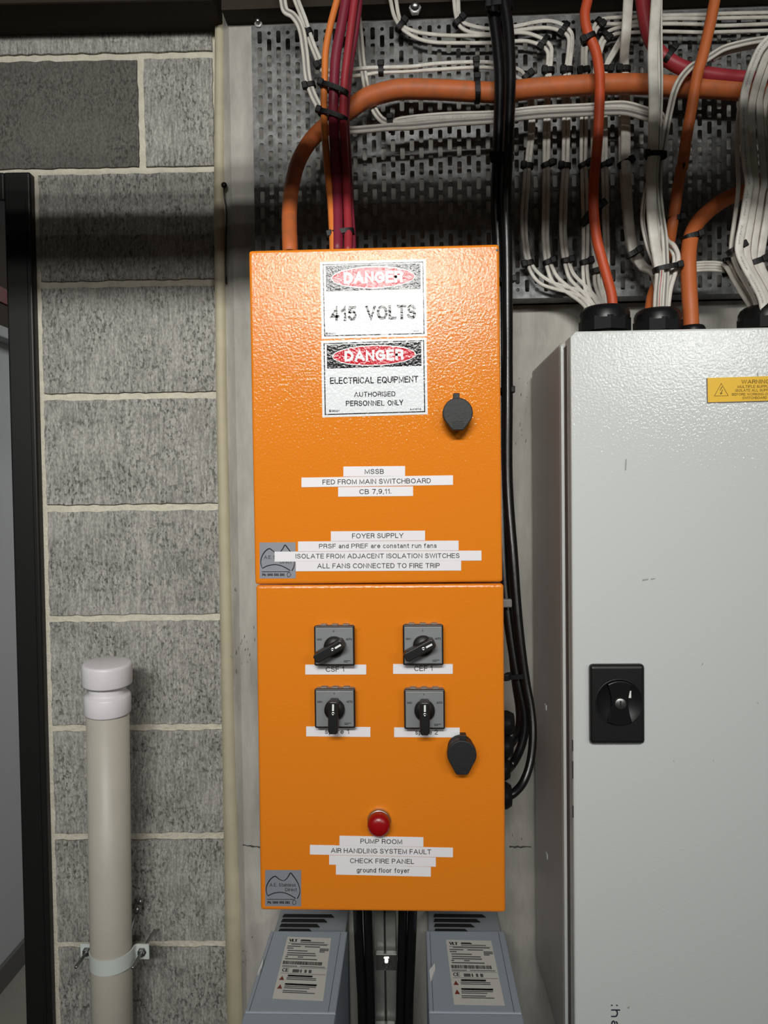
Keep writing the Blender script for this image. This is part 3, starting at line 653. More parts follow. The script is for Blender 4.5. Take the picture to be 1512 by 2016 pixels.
cx, cz = fl(746.5, 1617.5, .005)
MB().lathe([(.0148, 0), (.0148, .003), (.0140, .006), (.0128, .0066), (.0128, .005)], (cx, 0, cz), 'Y', 40).build('bezel', M_['chrome'], lo_)
pl = MB().lathe([(.0126, .004), (.0136, .0075), (.0138, .014), (.0132, .0175), (.0105, .0205), (.0055, .022), (0, .0224)], (cx, 0, cz), 'Y', 40)
pl.build('pilot_lamp', M_['redlens'], lo_)['label'] = 'red fault lamp'
# glands on the right side, for the black cables
for py, L_, r_ in ((1424, .030, .019), (1469, .028, .018), (1514, .024, .017), (1566, .026, .020)):
    g = fl.I @ at(1000, py, 1.0)
    b = MB(); b.lathe([(r_ * .8, -.001), (r_, .002), (r_, .012), (r_ * .92, .014), (r_ * .9, L_ * .75), (r_ * .7, L_), (r_ * .4, L_)], (fl.w / 2 - .004, .11, g.z), 'X', 20)
    b.build('cable_gland', M_['glandblack'], lo_)

# ---- steel strut behind and below the boxes
sx0, sx1 = at(737, 1900, 1.255).x, at(780, 1900, 1.255).x; cxs = (sx0 + sx1) / 2
b = MB()
b.box(sx0, sx1, -.003, 0, .1, at(760, 1170, 1.25).z).box(sx0, sx0 + .003, -.041, -.003, .1, at(760, 1170, 1.25).z).box(sx1 - .003, sx1, -.041, -.003, .1, at(760, 1170, 1.25).z)
b.box(sx0, sx0 + .0175, -.0435, -.041, .1, at(760, 1170, 1.25).z, bevel=.001).box(sx1 - .0175, sx1, -.0435, -.041, .1, at(760, 1170, 1.25).z, bevel=.001)
post = thing('strut_channel', 'galvanised strut channel on the pier between the two drives', 'strut')
b.build('channel', M_['strut'], post)
for zz in (fl.M.translation.z + .08, fl.M.translation.z + .30): MB().box(cxs - .1, cxs + .1, -.195, -.0437, zz - .02, zz + .02).build('bracket', M_['strut'], post)
for zz in (fu.M.translation.z + .1, fu.M.translation.z + .32): MB().box(cxs - .1, cxs + .1, -.195, -.0, zz - .02, zz + .02).build('bracket', M_['strut'], post)
ck = at(761, 1893, 1.24)
cl = thing('strut_clamp', 'shiny bolted clamp on the strut below the lower orange enclosure', 'clamp', ck)
pw = .0185
MB().box(-pw, pw, .0, .006, -.016, .016, bevel=.0015).box(-pw, pw, -.006, .001, .0125, .0165, bevel=.001).build('plate', M_['chrome'], cl)
MB().lathe([(.009, 0), (.009, .002), (.0062, .002), (.0062, .007), (.004, .008), (0, .008)], (0, 0, -.001), 'Y', 6, smooth=False).build('bolt', M_['chrome'], cl)
k2 = at(757, 2014, 1.24)
cl2 = thing('strut_clamp', 'clamp edge on the strut at the very bottom of the photo', 'clamp', k2)
MB().box(-pw, pw, -.006, .006, -.04, .0, bevel=.0015).build('plate', M_['chrome'], cl2)
for xs, lab in ((723, 'left'), (795, 'right')):
    pt = [(xs, 1886), (xs + (8 if xs < 760 else -8), 1877), (xs + (12 if xs < 760 else -13), 1868)]
    o = MB().tube(spline([at(x, y, 1.24) for x, y in pt], 4), .0022, seg=8); o.tube(spline([at(x, y, 1.24) for x, y in [(xs - 8, 1888 if xs < 760 else 1900), (xs, 1889), (xs + (4 if xs < 760 else 17), 1894 if xs < 760 else 1883)]], 4), .0026, seg=8)
    kk = at(xs + 1, 1888, 1.24); o.box(kk.x - .0025, kk.x + .0025, kk.y - .002, kk.y + .002, kk.z - .003, kk.z + .003, bevel=.001)
    tag(o.build('wire_offcut', M_['greyplastic']), 'thin pale wire twist %s of the clamp on the strut' % lab, 'wire')
# dark cables hanging beside the strut
for i, (xa, xb, wpx, lab) in enumerate(((704, 714, 19, 'left of the strut, nearer the left drive'), (724, 730, 18, 'close on the left of the strut'), (793, 788, 18, 'close on the right of the strut'), (812, 804, 19, 'right of the strut, nearer the right drive'))):
    pts = [at(xa, 1690, 1.17), at(xa, 1790, 1.19), at((xa + xb) / 2, 1900, 1.2), at(xb, 2016, 1.2), at(xb, 2300, 1.2)]
    tag(MB().tube(spline(pts, 5), wpx / F * 1.2, seg=12).build('power_cable', M_['bk']), 'black power cable hanging ' + lab, 'cable', 'black cables beside the strut')

# ---- the two drives below
def drive(xs_top, xs_bot, label, notch_left, lbl):
    """top face edges: left/right pixel at y=1830 and at y=2016"""
    ZT = 1.5 - .737
    l0, r0 = atz(xs_top[0], 1829, ZT), atz(xs_top[1], 1836, ZT); yb = (l0.y + r0.y) / 2; xl, xr = l0.x, r0.x
    l1, r1 = atz(xs_bot[0], 2016, ZT), atz(xs_bot[1], 2016, ZT)
    xl = (l0.x + l1.x) / 2; xr = (r0.x + r1.x) / 2
    ys = atz((xs_bot[0] + xs_bot[1]) / 2, 1995, ZT).y; yf = ys - .045
    t = thing('variable_speed_drive', label, 'motor drive', ((xl + xr) / 2, yb, .48), 'drives under the orange boxes'); w = xr - xl; h = ZT - .48; D = ys - yb
    MB().box(-w / 2 + .004, w / 2 - .004, .001, -yb - .002, .0, h - .006, bevel=.003).build('heat_sink_body', M_['driveback'], t)
    MB().box(-w / 2, w / 2, D + .0012, .0, .0, h, bevel=.0022).build('cover', M_['drive'], t)
    MB().box(-w / 2, w / 2, D - .045, D, .0, h, bevel=.0022).build('front_cover', M_['drive'], t)
    MB().box(-w / 2 + .001, w / 2 - .001, D - .004, D + .004, .004, h - .0025).build('seam', M_['vent'], t)
    for gx in (w / 2 - .0112, -w / 2 + .006): MB().box(gx, gx + .0007, D + .003, -.004, h - .0005, h + .0002).build('groove', M_['skirt'], t)
    vx0 = -w / 2 + (.012 if notch_left else .014); I = t.location
    for k in range(4):
        yy = .012 + k * .0145; L_ = .052 + k * .011
        MB().prism([(vx0 + .002, 0), (vx0 + L_, 0), (vx0 + L_ + .006, .0085), (vx0, .0085)], 0, .0012, mtx=Matrix.Translation((0, yy, h - .0050)) @ Matrix.Rotation(PI / 2, 4, 'X')).build('vent', M_['vent'], t)
    # rating label on the top face
    q = [atz(x, y, ZT + .0004) - Vector(t.location) for x, y in lbl]; tl, tr, br, bl = q
    def P(u, v, o=.0006): p = tl.lerp(tr, u).lerp(bl.lerp(br, u), v); return Vector((p.x, p.y, h + o))
    b = MB(); b.poly([P(0, 1, .0004), P(1, 1, .0004), P(1, 0, .0004), P(0, 0, .0004)]); lab = b.build('rating_label', M_['paper'], t, recalc=False)
    b = MB(); ux = (tr - tl); uy = (tl - bl)
    def put(txt, u0, u1, v, hv, wt, mb):
        for q in text2d(txt, 1.0, 1.0, wt): mb.poly([P(u0 + p.x * (u1 - u0), v - p.y * hv, .0006 + q[4]) for p in q[3::-1]])
    put('VLT', .06, .25, .092, .052, .14, b); put('CE', .06, .20, .595, .055, .14, b)
    put('HVAC Drive', .32, .56, .070, .024, .18, b)
    put('CAUTION ATTENTION', .20, .72, .665, .026, .13, b); put('WARNING AVERTISSEMENT', .18, .84, .795, .026, .13, b)
    b.build('lettering', M_['ink'], lab, recalc=False)
    s = MB()
    def bar(u0, u1, v, hv): s.poly([P(u0, v + hv), P(u1, v + hv), P(u1, v), P(u0, v)])
    bar(.32, .86, .082, .016); bar(.05, .96, .112, .008); bar(.13, .93, .125, .016)
    for u0, u1, v in ((.05, .35, .16), (.44, .78, .16), (.05, .2, .195), (.08, .52, .235), (.08, .70, .275), (.08, .72, .31), (.06, .12, .34), (.33, .45, .34), (.06, .76, .375), (.78, .98, .19), (.78, .98, .215), (.78, .9, .24)): bar(u0, u1, v, .018)
    bar(.04, .36, .495, .014); bar(.42, .95, .495, .012); bar(.04, .98, .52, .006); bar(.04, .98, .615, .006)
    for u0, u1, v, hv in ((.19, .80, .675, .014), (.19, .80, .70, .014), (.18, .82, .805, .014), (.18, .70, .83, .014), (.17, .66, .87, .014), (.17, .82, .895, .014)): bar(u0, u1, v, hv)
    for u, wd in ((.28, .07), (.35, .07), (.44, .035), (.53, .05), (.62, .06)): bar(u, u + wd, .55, .05)
    s.build('small_print', M_['inkgrey'], lab, recalc=False)
    s = MB(); u = .04
    while u < .88:
        wd = random.choice((.006, .010, .016)); bar(u, u + wd, .42, .055); u += wd + random.choice((.005, .008))
    s.build('barcode', M_['ink'], lab, recalc=False)
    s = MB()
    for v in (.66, .79): s.poly([P(.04, v + .065), P(.15, v + .065), P(.095, v)])
    s.build('warning_symbol', M_['rust'], lab, recalc=False)
    return t, h, w
t1, h1, w1 = drive((530, 682), (478, 660), 'grey motor drive below the lower enclosure, the left one of two', True, [(566, 1844), (652, 1847), (636, 1971), (536, 1966)])
t2, h2, w2 = drive((836, 992), (848, 1035), 'grey motor drive below the lower enclosure, the right one of two', False, [(878, 1850), (967, 1852), (994, 1980), (894, 1978)])
for t, pts, nm in ((t1, [(507, 1922), (513, 1906), (519, 1890), (517, 1905), (511, 1918)], 'a'), (t2, [(845, 1916), (856, 1902), (857, 1912), (849, 1934), (847, 1932)], 'b')):
    ZT = 1.5 - .737
    b = MB(); q = [atz(x, y, ZT) - Vector(t.location) for x, y in pts]; hh = h1
    t_ = bmesh.new(); vs = [t_.verts.new((p.x, p.y, hh + .0008)) for p in q]; f_ = t_.faces.new(vs); r = bmesh.ops.extrude_face_region(t_, geom=[f_]); bmesh.ops.translate(t_, verts=[e for e in r['geom'] if isinstance(e, bmesh.types.BMVert)], vec=(0, 0, .004)); b.merge(t_)
    b.build('release_clip', M_['white'], t)

# ---- white cabinet at the right
D1 = .985
fw = Face([(1122, 650), (1512, 643), (1512, 2016), (1124, 2016)], D1)
wr = fw.rot = .0
W0 = at(1123, 652, D1); zt = W0.z; xl = W0.x
cab = thing('switchboard_cabinet', 'white steel switchboard cabinet on the right with a black lock and glands on top', 'cabinet', (0, 0, 0))
class Flat:
    d = D1
    def __call__(s, px, py, out=0.0): p = at(px, py, D1 - out); return p.x, p.z
fc = Flat(); yF = EYE.y + D1
zbot = at(1047, 1886, 1.27).z
XR = xl + .62; cab.location = ((xl + XR) / 2, -.03, zbot)
def C(x0, x1, y0, y1, z0, z1, m, name, bevel=0, seg=2, parent=cab):
    o = MB().box(x0, x1, y0, y1, z0, z1, bevel=bevel, seg=seg).build(name, M_[m], parent); o.matrix_parent_inverse = Matrix.Translation(cab.location).inverted(); return o
def CB(mb, name, m, parent=cab, recalc=True):
    o = mb.build(name, m if not isinstance(m, str) else M_[m], parent, recalc); 
    if parent is cab: o.matrix_parent_inverse = Matrix.Translation(cab.location).inverted()
    return o
xs = at(1104, 1000, 1.035).x
C(xs, XR, EYE.y + 1.035, -.022, zbot, zt - .004, 'cabshaded', 'body', bevel=.006, seg=3)
C(xs, xs + .008, EYE.y + 1.028, EYE.y + 1.036, zbot + .01, zt - .010, 'cabinet', 'rim', bevel=.002)
C(xs + .004, XR - .01, EYE.y + 1.008, EYE.y + 1.034, zbot + .02, zt - .014, 'rubber', 'gasket')
dm = MB().prism([(xl, zbot), (XR, zbot), (XR, zt), (xl + .007, zt), (xl, zt - .007)], yF, EYE.y + 1.018, bevel=.003)
CB(dm, 'door', 'cabinet')
# scuffs worn into the paint
b = MB()
for pts in ([(1231, 905), (1234, 903), (1233, 925), (1230, 927)], [(1264, 1141), (1277, 1139), (1276, 1142), (1265, 1144)], [(1281, 1139), (1290, 1138), (1290, 1140), (1282, 1142)], [(1381, 1308), (1385, 1305), (1385, 1307), (1382, 1310)], [(1325, 1497), (1328, 1498), (1327, 1500)], [(1403, 1496), (1405, 1496), (1405, 1500)], [(1234, 1984), (1240, 1981), (1238, 1987)], [(1490, 1384), (1493, 1383), (1493, 1386)], [(1490, 736), (1492, 731), (1494, 745), (1493, 746)]):
    b.poly([(fc(x, y, .0003)[0], yF - .0003, fc(x, y, .0003)[1]) for x, y in pts[::-1]])
CB(b, 'scuff', mat('scuff', srgb(158, 160, 157), .8), recalc=False)
b = MB()
for y0, y1 in ((1458, 1480), (1500, 1534), (1588, 1611)):
    p, q = at(1123.5, y0, D1), at(1123.5, y1, D1); b.box(xl - .0004, xl + .0012, yF + .0015, yF + .004, q.z, p.z)
CB(b, 'chipped_edge', mat('chip', srgb(56, 54, 56), .8))
for py in (1392, 1684):
    p = at(1068.5, py, 1.16); CB(MB().box(xs - .0012, xs + .002, p.y - .006, p.y + .006, p.z - .004, p.z + .004, bevel=.0008), 'rivet', 'cabinet')
# lock
lx0, lz1 = fc(1162, 1309, .012); lx1, lz0 = fc(1271, 1466, .012); lcx, lcz = fc(1219, 1383, .012); lr = .0315
b = MB(); b.box(lx0, lx1, yF - .012, yF, lz0, lz1, bevel=.005, seg=3); lk = CB(b, 'lock', 'blackplastic')
def K(mb, nm, m): return mb.build(nm, M_[m], lk)
sunk = MB().lathe([(lr, .0122), (lr - .0006, .0128), (lr - .0014, .0126), (lr - .0016, .0121), (0, .0121)], (lcx, yF, lcz), 'Y', 48); K(sunk, 'dial', 'blackplastic')
P = []
for k in range(13): a = math.radians(60 + 60 * k / 12); P.append((lcx + lr * .93 * math.cos(a), lcz + lr * .93 * math.sin(a)))
for k in range(7): P.append((lcx - lr * (.50 - .16 * math.sin(PI * k / 6)), lcz + lr * (.8 - 1.6 * k / 6)))
for k in range(13): a = math.radians(240 + 60 * k / 12); P.append((lcx + lr * .93 * math.cos(a), lcz + lr * .93 * math.sin(a)))
for k in range(7): P.append((lcx + lr * (.50 - .16 * math.sin(PI * k / 6)), lcz - lr * (.8 - 1.6 * k / 6)))
K(MB().prism(P, yF - .0165, yF - .0115, bevel=.001), 'wing_grip', 'glandblack')
K(MB().lathe([(.0074, .016), (.0074, .0185), (.0066, .019), (0, .019)], (lcx, yF, lcz), 'Y', 28), 'key_barrel', 'steel')
K(MB().prism([(lcx - .0007, lcz - .004), (lcx + .0009, lcz - .004), (lcx + .0004, lcz + .001), (lcx + .0012, lcz + .004), (lcx - .0010, lcz + .004)], yF - .0193, yF - .0188), 'key_slot', 'vent')
mx, mz = fc(1240.5, 1367.5, .014); K(MB().box(mx - .0016, mx + .0016, yF - .0134, yF - .0122, mz - .0046, mz + .0046), 'position_mark', 'white')
# warning label and maker's lettering
a = fc(1392.8, 744, .0008); e = fc(1393.8, 792, .0008); xr_ = fc(1546, 740, .0008)[0]
sl = -.004
wlb = CB(MB().prism([(e[0], e[1]), (xr_, e[1] + .001), (xr_, a[1] + .001), (a[0], a[1])], yF - .0008, yF), 'warning_label', 'yellow')
CB(MB().prism([(e[0] - .0012, e[1] - .0012), (xr_ + .001, e[1] - .0005), (xr_ + .001, a[1]), (a[0] - .0012, a[1] - .0006)], yF - .0006, yF - .0002), 'label_edge', 'rubber')
lm = MB()
for txt, l, r, bl, h in (('WARNING', 1345, 1522, 498, 25), ('MULTIPLE SUPPLIES', 1320, 1550, 525, 17), ('ISOLATE ALL SUPPLIES', 1306, 1562, 548, 16), ('BEFORE WORKING ON THIS', 1285, 1582, 573, 16), ('SWITCHBOARD', 1351, 1506, 595, 16)):
    (x0, y0), (x1, y1), (_, y2) = cv('w', [(l, bl), (r, bl - (r - l) * .010), (l, bl - h)])
    p, q, s_ = fc(x0, y0, .001), fc(x1, y1, .001), fc(x0, y2, .001)
    letter_into(lm, txt, p[0], p[0] + math.hypot(q[0] - p[0], q[1] - p[1]), p[1], s_[1], yF - .001, math.atan2(q[1] - p[1], q[0] - p[0]), .13)
tri = [fc(x, y, .001) for x, y in cv('w', [(1174, 575), (1261, 573), (1217, 496)])]
stroke(lm, tri, .0011, yF - .001, closed=True)
bolt = [fc(x, y, .001) for x, y in cv('w', [(1223, 516), (1209, 540), (1226, 536), (1215, 560)])]; stroke(lm, bolt, .0009, yF - .001)
stroke(lm, [fc(x, y, .001) for x, y in cv('w', [(1210, 555), (1214, 564), (1223, 556)])], .0008, yF - .001)
lm.build('lettering', mat('brown_ink', srgb(82, 58, 18), .6), wlb, recalc=False)
lm = MB(); p = fc(1203, 1978, .0005); q = fc(1203, 2087, .0005); s_ = fc(1221, 1978, .0005)
letter_into(lm, ':hager', p[0], p[0] + (p[1] - q[1]), p[1], p[1] + (s_[0] - p[0]), yF - .0005, -PI / 2, .15)
CB(lm, 'lettering', 'navy', recalc=False)
# glands on the top
def gland(x0, x1, ytop, d, sides=10):
    p = at((x0 + x1) / 2, ytop, d); R_ = (x1 - x0) / F * d / 2; hgt = p.z - (zt - .004)
    b = MB(); b.lathe([(R_ * .92, 0), (R_ * .92, hgt * .22), (R_ * .84, hgt * .24), (R_ * .84, hgt * .42), (R_ * 1.0, hgt * .45), (R_ * 1.0, hgt * .74)], (p.x, p.y, zt - .004), 'Z', sides, smooth=False, phase=.3)
    b2 = MB(); b2.lathe([(R_ * .97, hgt * .70), (R_ * .97, hgt * .86), (R_ * .90, hgt * .95), (R_ * .80, hgt), (R_ * .66, hgt * .99), (R_ * .62, hgt * .8)], (p.x, p.y, zt - .004), 'Z', 32)
    b2.lathe([(0, hgt * .8), (R_ * .7, hgt * .8)], (p.x, p.y, zt - .004), 'Z', 24)
    o = CB(b, 'cable_gland', 'glandnut'); b2.build('rim', M_['glandblack'], o); return o, p, R_
g1 = gland(1141, 1239, 607, 1.13); g2 = gland(1249, 1340, 612, 1.13); g3 = gland(1457, 1560, 606, 1.13); g4 = gland(1338, 1388, 642, 1.12)

# ------------------------------------------------------------------ cable tray: perforated galvanised plate with returned edges
TD = 1.248; yT = EYE.y + TD
tx0 = at(499, 300, TD).x; tz1 = (at(700, 41, TD).z + at(1300, 30, TD).z) / 2; tz0 = (at(1010, 583, TD).z + at(1500, 578, TD).z) / 2
cw, chh = .0158, .0254; rows = int((tz1 - tz0 - .03) / chh); ncol = 76
b = MB()
def cell(x0, z0, w, h, sw, sh, rad):
    cx, cz = x0 + w / 2, z0 + h / 2; inn = []; n = 3
    for q, (sx, sz) in enumerate(((1, 1), (-1, 1), (-1, -1), (1, -1))):
        for k in range(n):
            a = PI / 2 * q + PI / 2 * k / (n - 1); inn.append((cx + sx * (sw / 2 - rad) + rad * math.cos(a), cz + sz * (sh / 2 - rad) + rad * math.sin(a)))
    out = []
    for q, (sx, sz) in enumerate(((1, 1), (-1, 1), (-1, -1), (1, -1))):
        c_ = (cx + sx * w / 2, cz + sz * h / 2)
        e1 = (c_[0], cz + sz * (sh / 2 - rad)) if q % 2 == 0 else (cx + sx * (sw / 2 - rad), c_[1])
        e2 = (cx + sx * (sw / 2 - rad), c_[1]) if q % 2 == 0 else (c_[0], cz + sz * (sh / 2 - rad))
        out += [e1, c_, e2]
    vi = [b.bm.verts.new((x, yT, z)) for x, z in inn]; vo = [b.bm.verts.new((x, yT, z)) for x, z in out]; vb = [b.bm.verts.new((x, yT + .0016, z)) for x, z in inn]
    N_ = len(inn)
    for i in range(N_):
        j = (i + 1) % N_
        b.bm.faces.new((vo[i], vo[j], vi[j], vi[i])); b.bm.faces.new((vi[i], vi[j], vb[j], vb[i]))
def plain(x0, x1, z0, z1): b.poly([(x0, yT, z0), (x1, yT, z0), (x1, yT, z1), (x0, yT, z1)])
ztopgrid = tz1 - .004; zbotgrid = tz0 + .006
H_ = ztopgrid - zbotgrid; nr = int(H_ / chh); chh = H_ / nr
for c_ in range(ncol):
    x0 = tx0 + .006 + c_ * cw
    if c_ % 2 == 0:
        for r_ in range(nr): cell(x0, zbotgrid + r_ * chh, cw, chh, .0074, .0203, .0022)
    else:
        cell(x0, zbotgrid, cw, chh / 2, .0066, .0066, .0032); cell(x0, ztopgrid - chh / 2, cw, chh / 2, .0066, .0066, .0032)
        for r_ in range(nr - 1): cell(x0, zbotgrid + chh / 2 + r_ * chh, cw, chh, .0074, .0203, .0022)
tx1 = tx0 + .006 + ncol * cw
plain(tx0, tx0 + .006, tz0, tz1); plain(tx0 + .006, tx1, tz0, zbotgrid); plain(tx0 + .006, tx1, ztopgrid, tz1)
tray = thing('cable_tray', 'perforated galvanised cable tray on the pier behind the cables', 'cable tray', (tx0, yT, tz0))
def inv(o): o.matrix_parent_inverse = Matrix.Translation(tray.location).inverted(); return o
inv(b.build('perforated_plate', M_['galv'], tray, recalc=False))
inv(MB().box(tx0, tx1, yT, -.0005, tz0 - .0016, tz0).box(tx0, tx1, -.012, -.0005, tz0 - .0016, tz0 + .0).build('lower_flange', M_['galv'], tray))
inv(MB().box(tx0, tx1, yT, -.0005, tz1, tz1 + .0016).build('upper_flange', M_['galv'], tray))
for px, py, s_, lab in ((509, 48, 1.0, 'shiny dome bolt at the upper left corner of the cable tray'), (817, 17, 1.6, 'shiny bolt on the concrete above the tray, left of the black cables')):
    d_ = TD if py > 30 else 1.262; p = at(px, py, d_); t = thing('bolt', lab, 'bolt', p)
    MB().lathe([(.0065 * s_, -.003), (.0065 * s_, .003), (0, .003)], (0, 0, 0), 'Y', 6, smooth=False).build('nut', M_['chrome'], t)
    MB().lathe([(.0048 * s_, .003), (.0046 * s_, .006), (.003 * s_, .009), (0, .0098)], (0, 0, .002), 'Y', 16).build('stud', M_['chrome'], t)
b = MB(); p = at(441, 364, 1.29); q = at(446, 436, 1.29)
b.tube(spline([at(441, 372, 1.296), at(442, 390, 1.296), at(446, 420, 1.298), at(445, 480, 1.3), at(446, 560, 1.302)], 4), .0025, seg=8); b.lathe([(0, 0), (.005, 0), (.005, .006), (0, .008)], (p.x, .0, p.z), 'Y', 12)
tag(b.build('wire', M_['bk']), 'thin black wire with a knob end on the pier edge beside the sealant', 'wire')

# ------------------------------------------------------------------ cables
cable_count = 0
def cable(c, pts, wpx, d, m, label, flat=1.0, group=None, name='cable', ws=None, power=1.0, extra=None):
    """pts measured in crop c (x, y[, distance]); several crops may follow in extra"""
    P = [(q[0], q[1], q[2] if len(q) > 2 else d) for q in cv(c, pts)]
    for c2, pts2 in (extra or []): P += [(q[0], q[1], q[2] if len(q) > 2 else P[-1][2]) for q in cv(c2, pts2)]
    X = spline([at(*q) for q in P], 5); w = wpx / F * d
    for e, (a_, b_), q in ((0, (0, 2), P[0]), (-1, (-1, -3), P[-1])):      # cables leaving the view run on past it
        if q[1] < 0 or q[0] > 1512:
            v_ = (X[a_] - X[b_]); v_.y = 0; n_e = X[e] + v_.normalized() * .28
            X = [n_e] + X if e == 0 else X + [n_e]
    k = None
    if ws:
        n = len(X); k = []
        for i in range(n):
            f = i / (n - 1) * (len(ws) - 1); j = min(int(f), len(ws) - 2); k.append(ws[j] + (ws[j + 1] - ws[j]) * (f - j))
    o = MB().tube(X, w, w * flat, seg=14, power=power, ws=k).build(name, M_[m])
    return tag(o, label, 'cable', group)
PW = .72
# thick orange cable: out of the upper enclosure, behind the red bundle, across the tray
cable('c1', [(368, 2010, 1.02), (366, 1930, 1.025), (362, 1720, 1.06), (378, 1500, 1.10), (430, 1290, 1.14), (520, 1130, 1.165), (640, 1010, 1.18), (830, 880, 1.185), (970, 780, 1.19), (1150, 725, 1.195)], 37, 1.195, 'ord',
      'thick dusty orange cable from the upper enclosure top running right across the tray', name='power_cable', ws=[.70, .72, .74, .78, .88, 1, 1, 1, 1, 1, 1, 1, 1.02, 1.02],
      extra=[('c2', [(150, 708), (400, 712), (700, 728), (900, 732)]), ('c3', [(300, 875), (600, 855), (900, 838), (1380, 835)]), ('c4', [(450, 945), (900, 965), (1230, 985), (1700, 1000)])])
# bundle going down into the upper enclosure
GB = 'red and orange bundle into the upper enclosure'
for pts, w, m, dd, lab in (([(745, -60), (740, 0), (690, 190), (650, 400), (643, 600), (636, 800), (640, 1000), (660, 1300), (690, 1600), (705, 1880), (708, 2010)], 13.5, 'orl', 0, 'orange cable on the left of the red bundle over the upper enclosure'),
                           ([(815, -60), (810, 0), (775, 200), (730, 450), (716, 700), (710, 900), (720, 1100), (735, 1400), (745, 1700), (745, 2010)], 20, 'maroon', 0, 'thick maroon cable in the middle of the bundle over the upper enclosure'),
                           ([(895, -60), (880, 0), (850, 220), (815, 500), (795, 700), (788, 950), (800, 1200), (815, 1500), (828, 1800), (828, 2010)], 16, 'red', .0, 'red cable on the right of the bundle over the upper enclosure'),
                           ([(935, -60), (920, 0), (893, 220), (848, 500), (826, 700), (812, 950), (826, 1200), (838, 1500), (858, 1800), (866, 2010)], 13, 'maroon', .012, 'thin maroon cable half hidden at the right rear of the bundle over the upper enclosure')):
    P = [(x, y, 1.115 - .085 * max(0, y - 900) / 1100 + dd) for x, y in pts]
    cable('c1', P, w, 1.1, m, lab, group=GB, name='power_cable')
# white cables at the upper left
cable('c1', [(300, -60), (310, 0), (330, 85), (395, 128), (455, 230), (487, 420), (505, 600), (540, 730), (600, 850), (690, 970), (820, 1030), (1000, 1022), (1160, 1008)], 15, 1.17, 'cwg', 'wide white flat cable curving down at the far left of the tray', .45, power=PW,
      extra=[('c2', [(200, 1002), (500, 975), (870, 950)]), ('c3', [(300, 1140), (800, 1115), (1000, 1105), (1180, 1110), (1380, 1165)]), ('c4', [(330, 1330), (350, 1450)])])
cable('c1', [(388, -60), (402, 0), (460, 150), (505, 290), (560, 430), (620, 560), (720, 618), (850, 605), (980, 590), (1090, 575)], 7.2, 1.185, 'cw', 'left of two thin white cables slanting down behind the red bundle', .7, extra=[('c2', [(200, 565), (400, 552), (700, 535), (860, 545, 1.20), (1010, 600, 1.215), (1090, 640, 1.224)]), ('c3', [(205, 800), (212, 1000), (222, 1250), (195, 1500), (180, 1650)]), ('c5', [(170, 80), (155, 300), (140, 480), (140, 650), (158, 850), (190, 985), (240, 1110), (330, 1205), (480, 1258), (650, 1300), (780, 1365), (860, 1430), (890, 1490)])])
cable('c1', [(418, -60), (432, 0), (490, 150), (535, 290), (590, 430), (650, 545), (760, 560), (960, 540), (1090, 535)], 7.2, 1.18, 'cwp', 'right of two thin white cables slanting down behind the red bundle', .7, extra=[('c2', [(200, 528), (400, 505), (700, 492), (870, 502, 1.20), (1050, 550, 1.215), (1110, 610, 1.224)]), ('c3', [(240, 800), (245, 1000), (255, 1250), (230, 1500), (215, 1650)]), ('c5', [(210, 80), (195, 300), (180, 480), (178, 650), (195, 850), (225, 985), (300, 1095), (420, 1180), (560, 1230), (700, 1265), (820, 1315), (900, 1385), (955, 1470)])])
cable('c1', [(880, -60), (895, 60), (922, 300), (938, 480), (962, 640), (990, 760, 1.20), (1040, 880, 1.20), (1100, 955), (1180, 980)], 14, 1.185, 'cwg', 'white flat cable passing behind the thick orange cable right of the red bundle', .5, power=PW,
      extra=[('c2', [(100, 960), (250, 938), (500, 918), (870, 905)]), ('c3', [(300, 1085), (800, 1060), (1000, 1040), (1180, 1040), (1390, 1100)]), ('c4', [(340, 1260), (365, 1450)])])
cable('c2', [(40, 975), (120, 970), (300, 945), (600, 930), (870, 920)], 11, 1.178, 'cwp', 'printed white cable running level across the tray below the thick orange one', .6, extra=[('c3', [(300, 1105), (800, 1085), (1000, 1068), (1180, 1075), (1390, 1130)])])
# white cables at the top between the red bundle and the black cables, down the tray in columns
GC = 'white cable columns on the tray'
def col(c, pts, w, m, lab, ex, d=1.224, flat=.7): return cable(c, pts, w, d, m, lab, flat, GC, extra=ex)
col('c2', [(22, -60), (35, 0), (62, 120), (105, 200), (160, 255), (260, 310), (400, 338), (640, 342), (850, 340)], 7.6, 'cw', 'lower white cable of the pair that loops under the shiny bolt to the second column', [('c3', [(120, 407), (220, 415), (330, 455), (395, 520), (393, 650), (385, 790), (385, 1000), (365, 1280), (362, 1650)]), ('c5', [(362, 70), (358, 300), (355, 500), (352, 750), (370, 950), (395, 1060), (430, 1160), (490, 1225), (620, 1310), (740, 1400), (805, 1490)])])
col('c2', [(68, -60), (80, 0), (100, 120), (135, 205), (200, 240), (300, 265), (500, 282), (850, 280)], 7.6, 'cw', 'upper white cable of the pair that loops under the shiny bolt to the second column', [('c3', [(60, 325), (200, 333), (340, 385), (425, 460), (432, 560), (420, 690), (415, 790), (405, 1000), (405, 1280), (398, 1650)]), ('c5', [(400, 70), (398, 300), (395, 500), (390, 750), (410, 950), (440, 1040), (495, 1140), (590, 1225), (690, 1300), (790, 1400), (850, 1490)])])
col('c2', [(532, -60), (540, 0), (552, 110), (580, 200), (640, 245), (740, 268), (870, 272)], 7.6, 'cw', 'lower white cable of the pair dropping left of the black cables to the third column', [('c3', [(60, 308), (250, 282), (400, 277), (520, 310), (600, 370), (600, 500), (575, 690), (560, 790), (556, 1000), (556, 1280), (550, 1650)]), ('c5', [(550, 70), (535, 300), (527, 500), (527, 700), (545, 900), (575, 1040), (612, 1150), (690, 1235), (780, 1330), (860, 1430), (890, 1500)])])
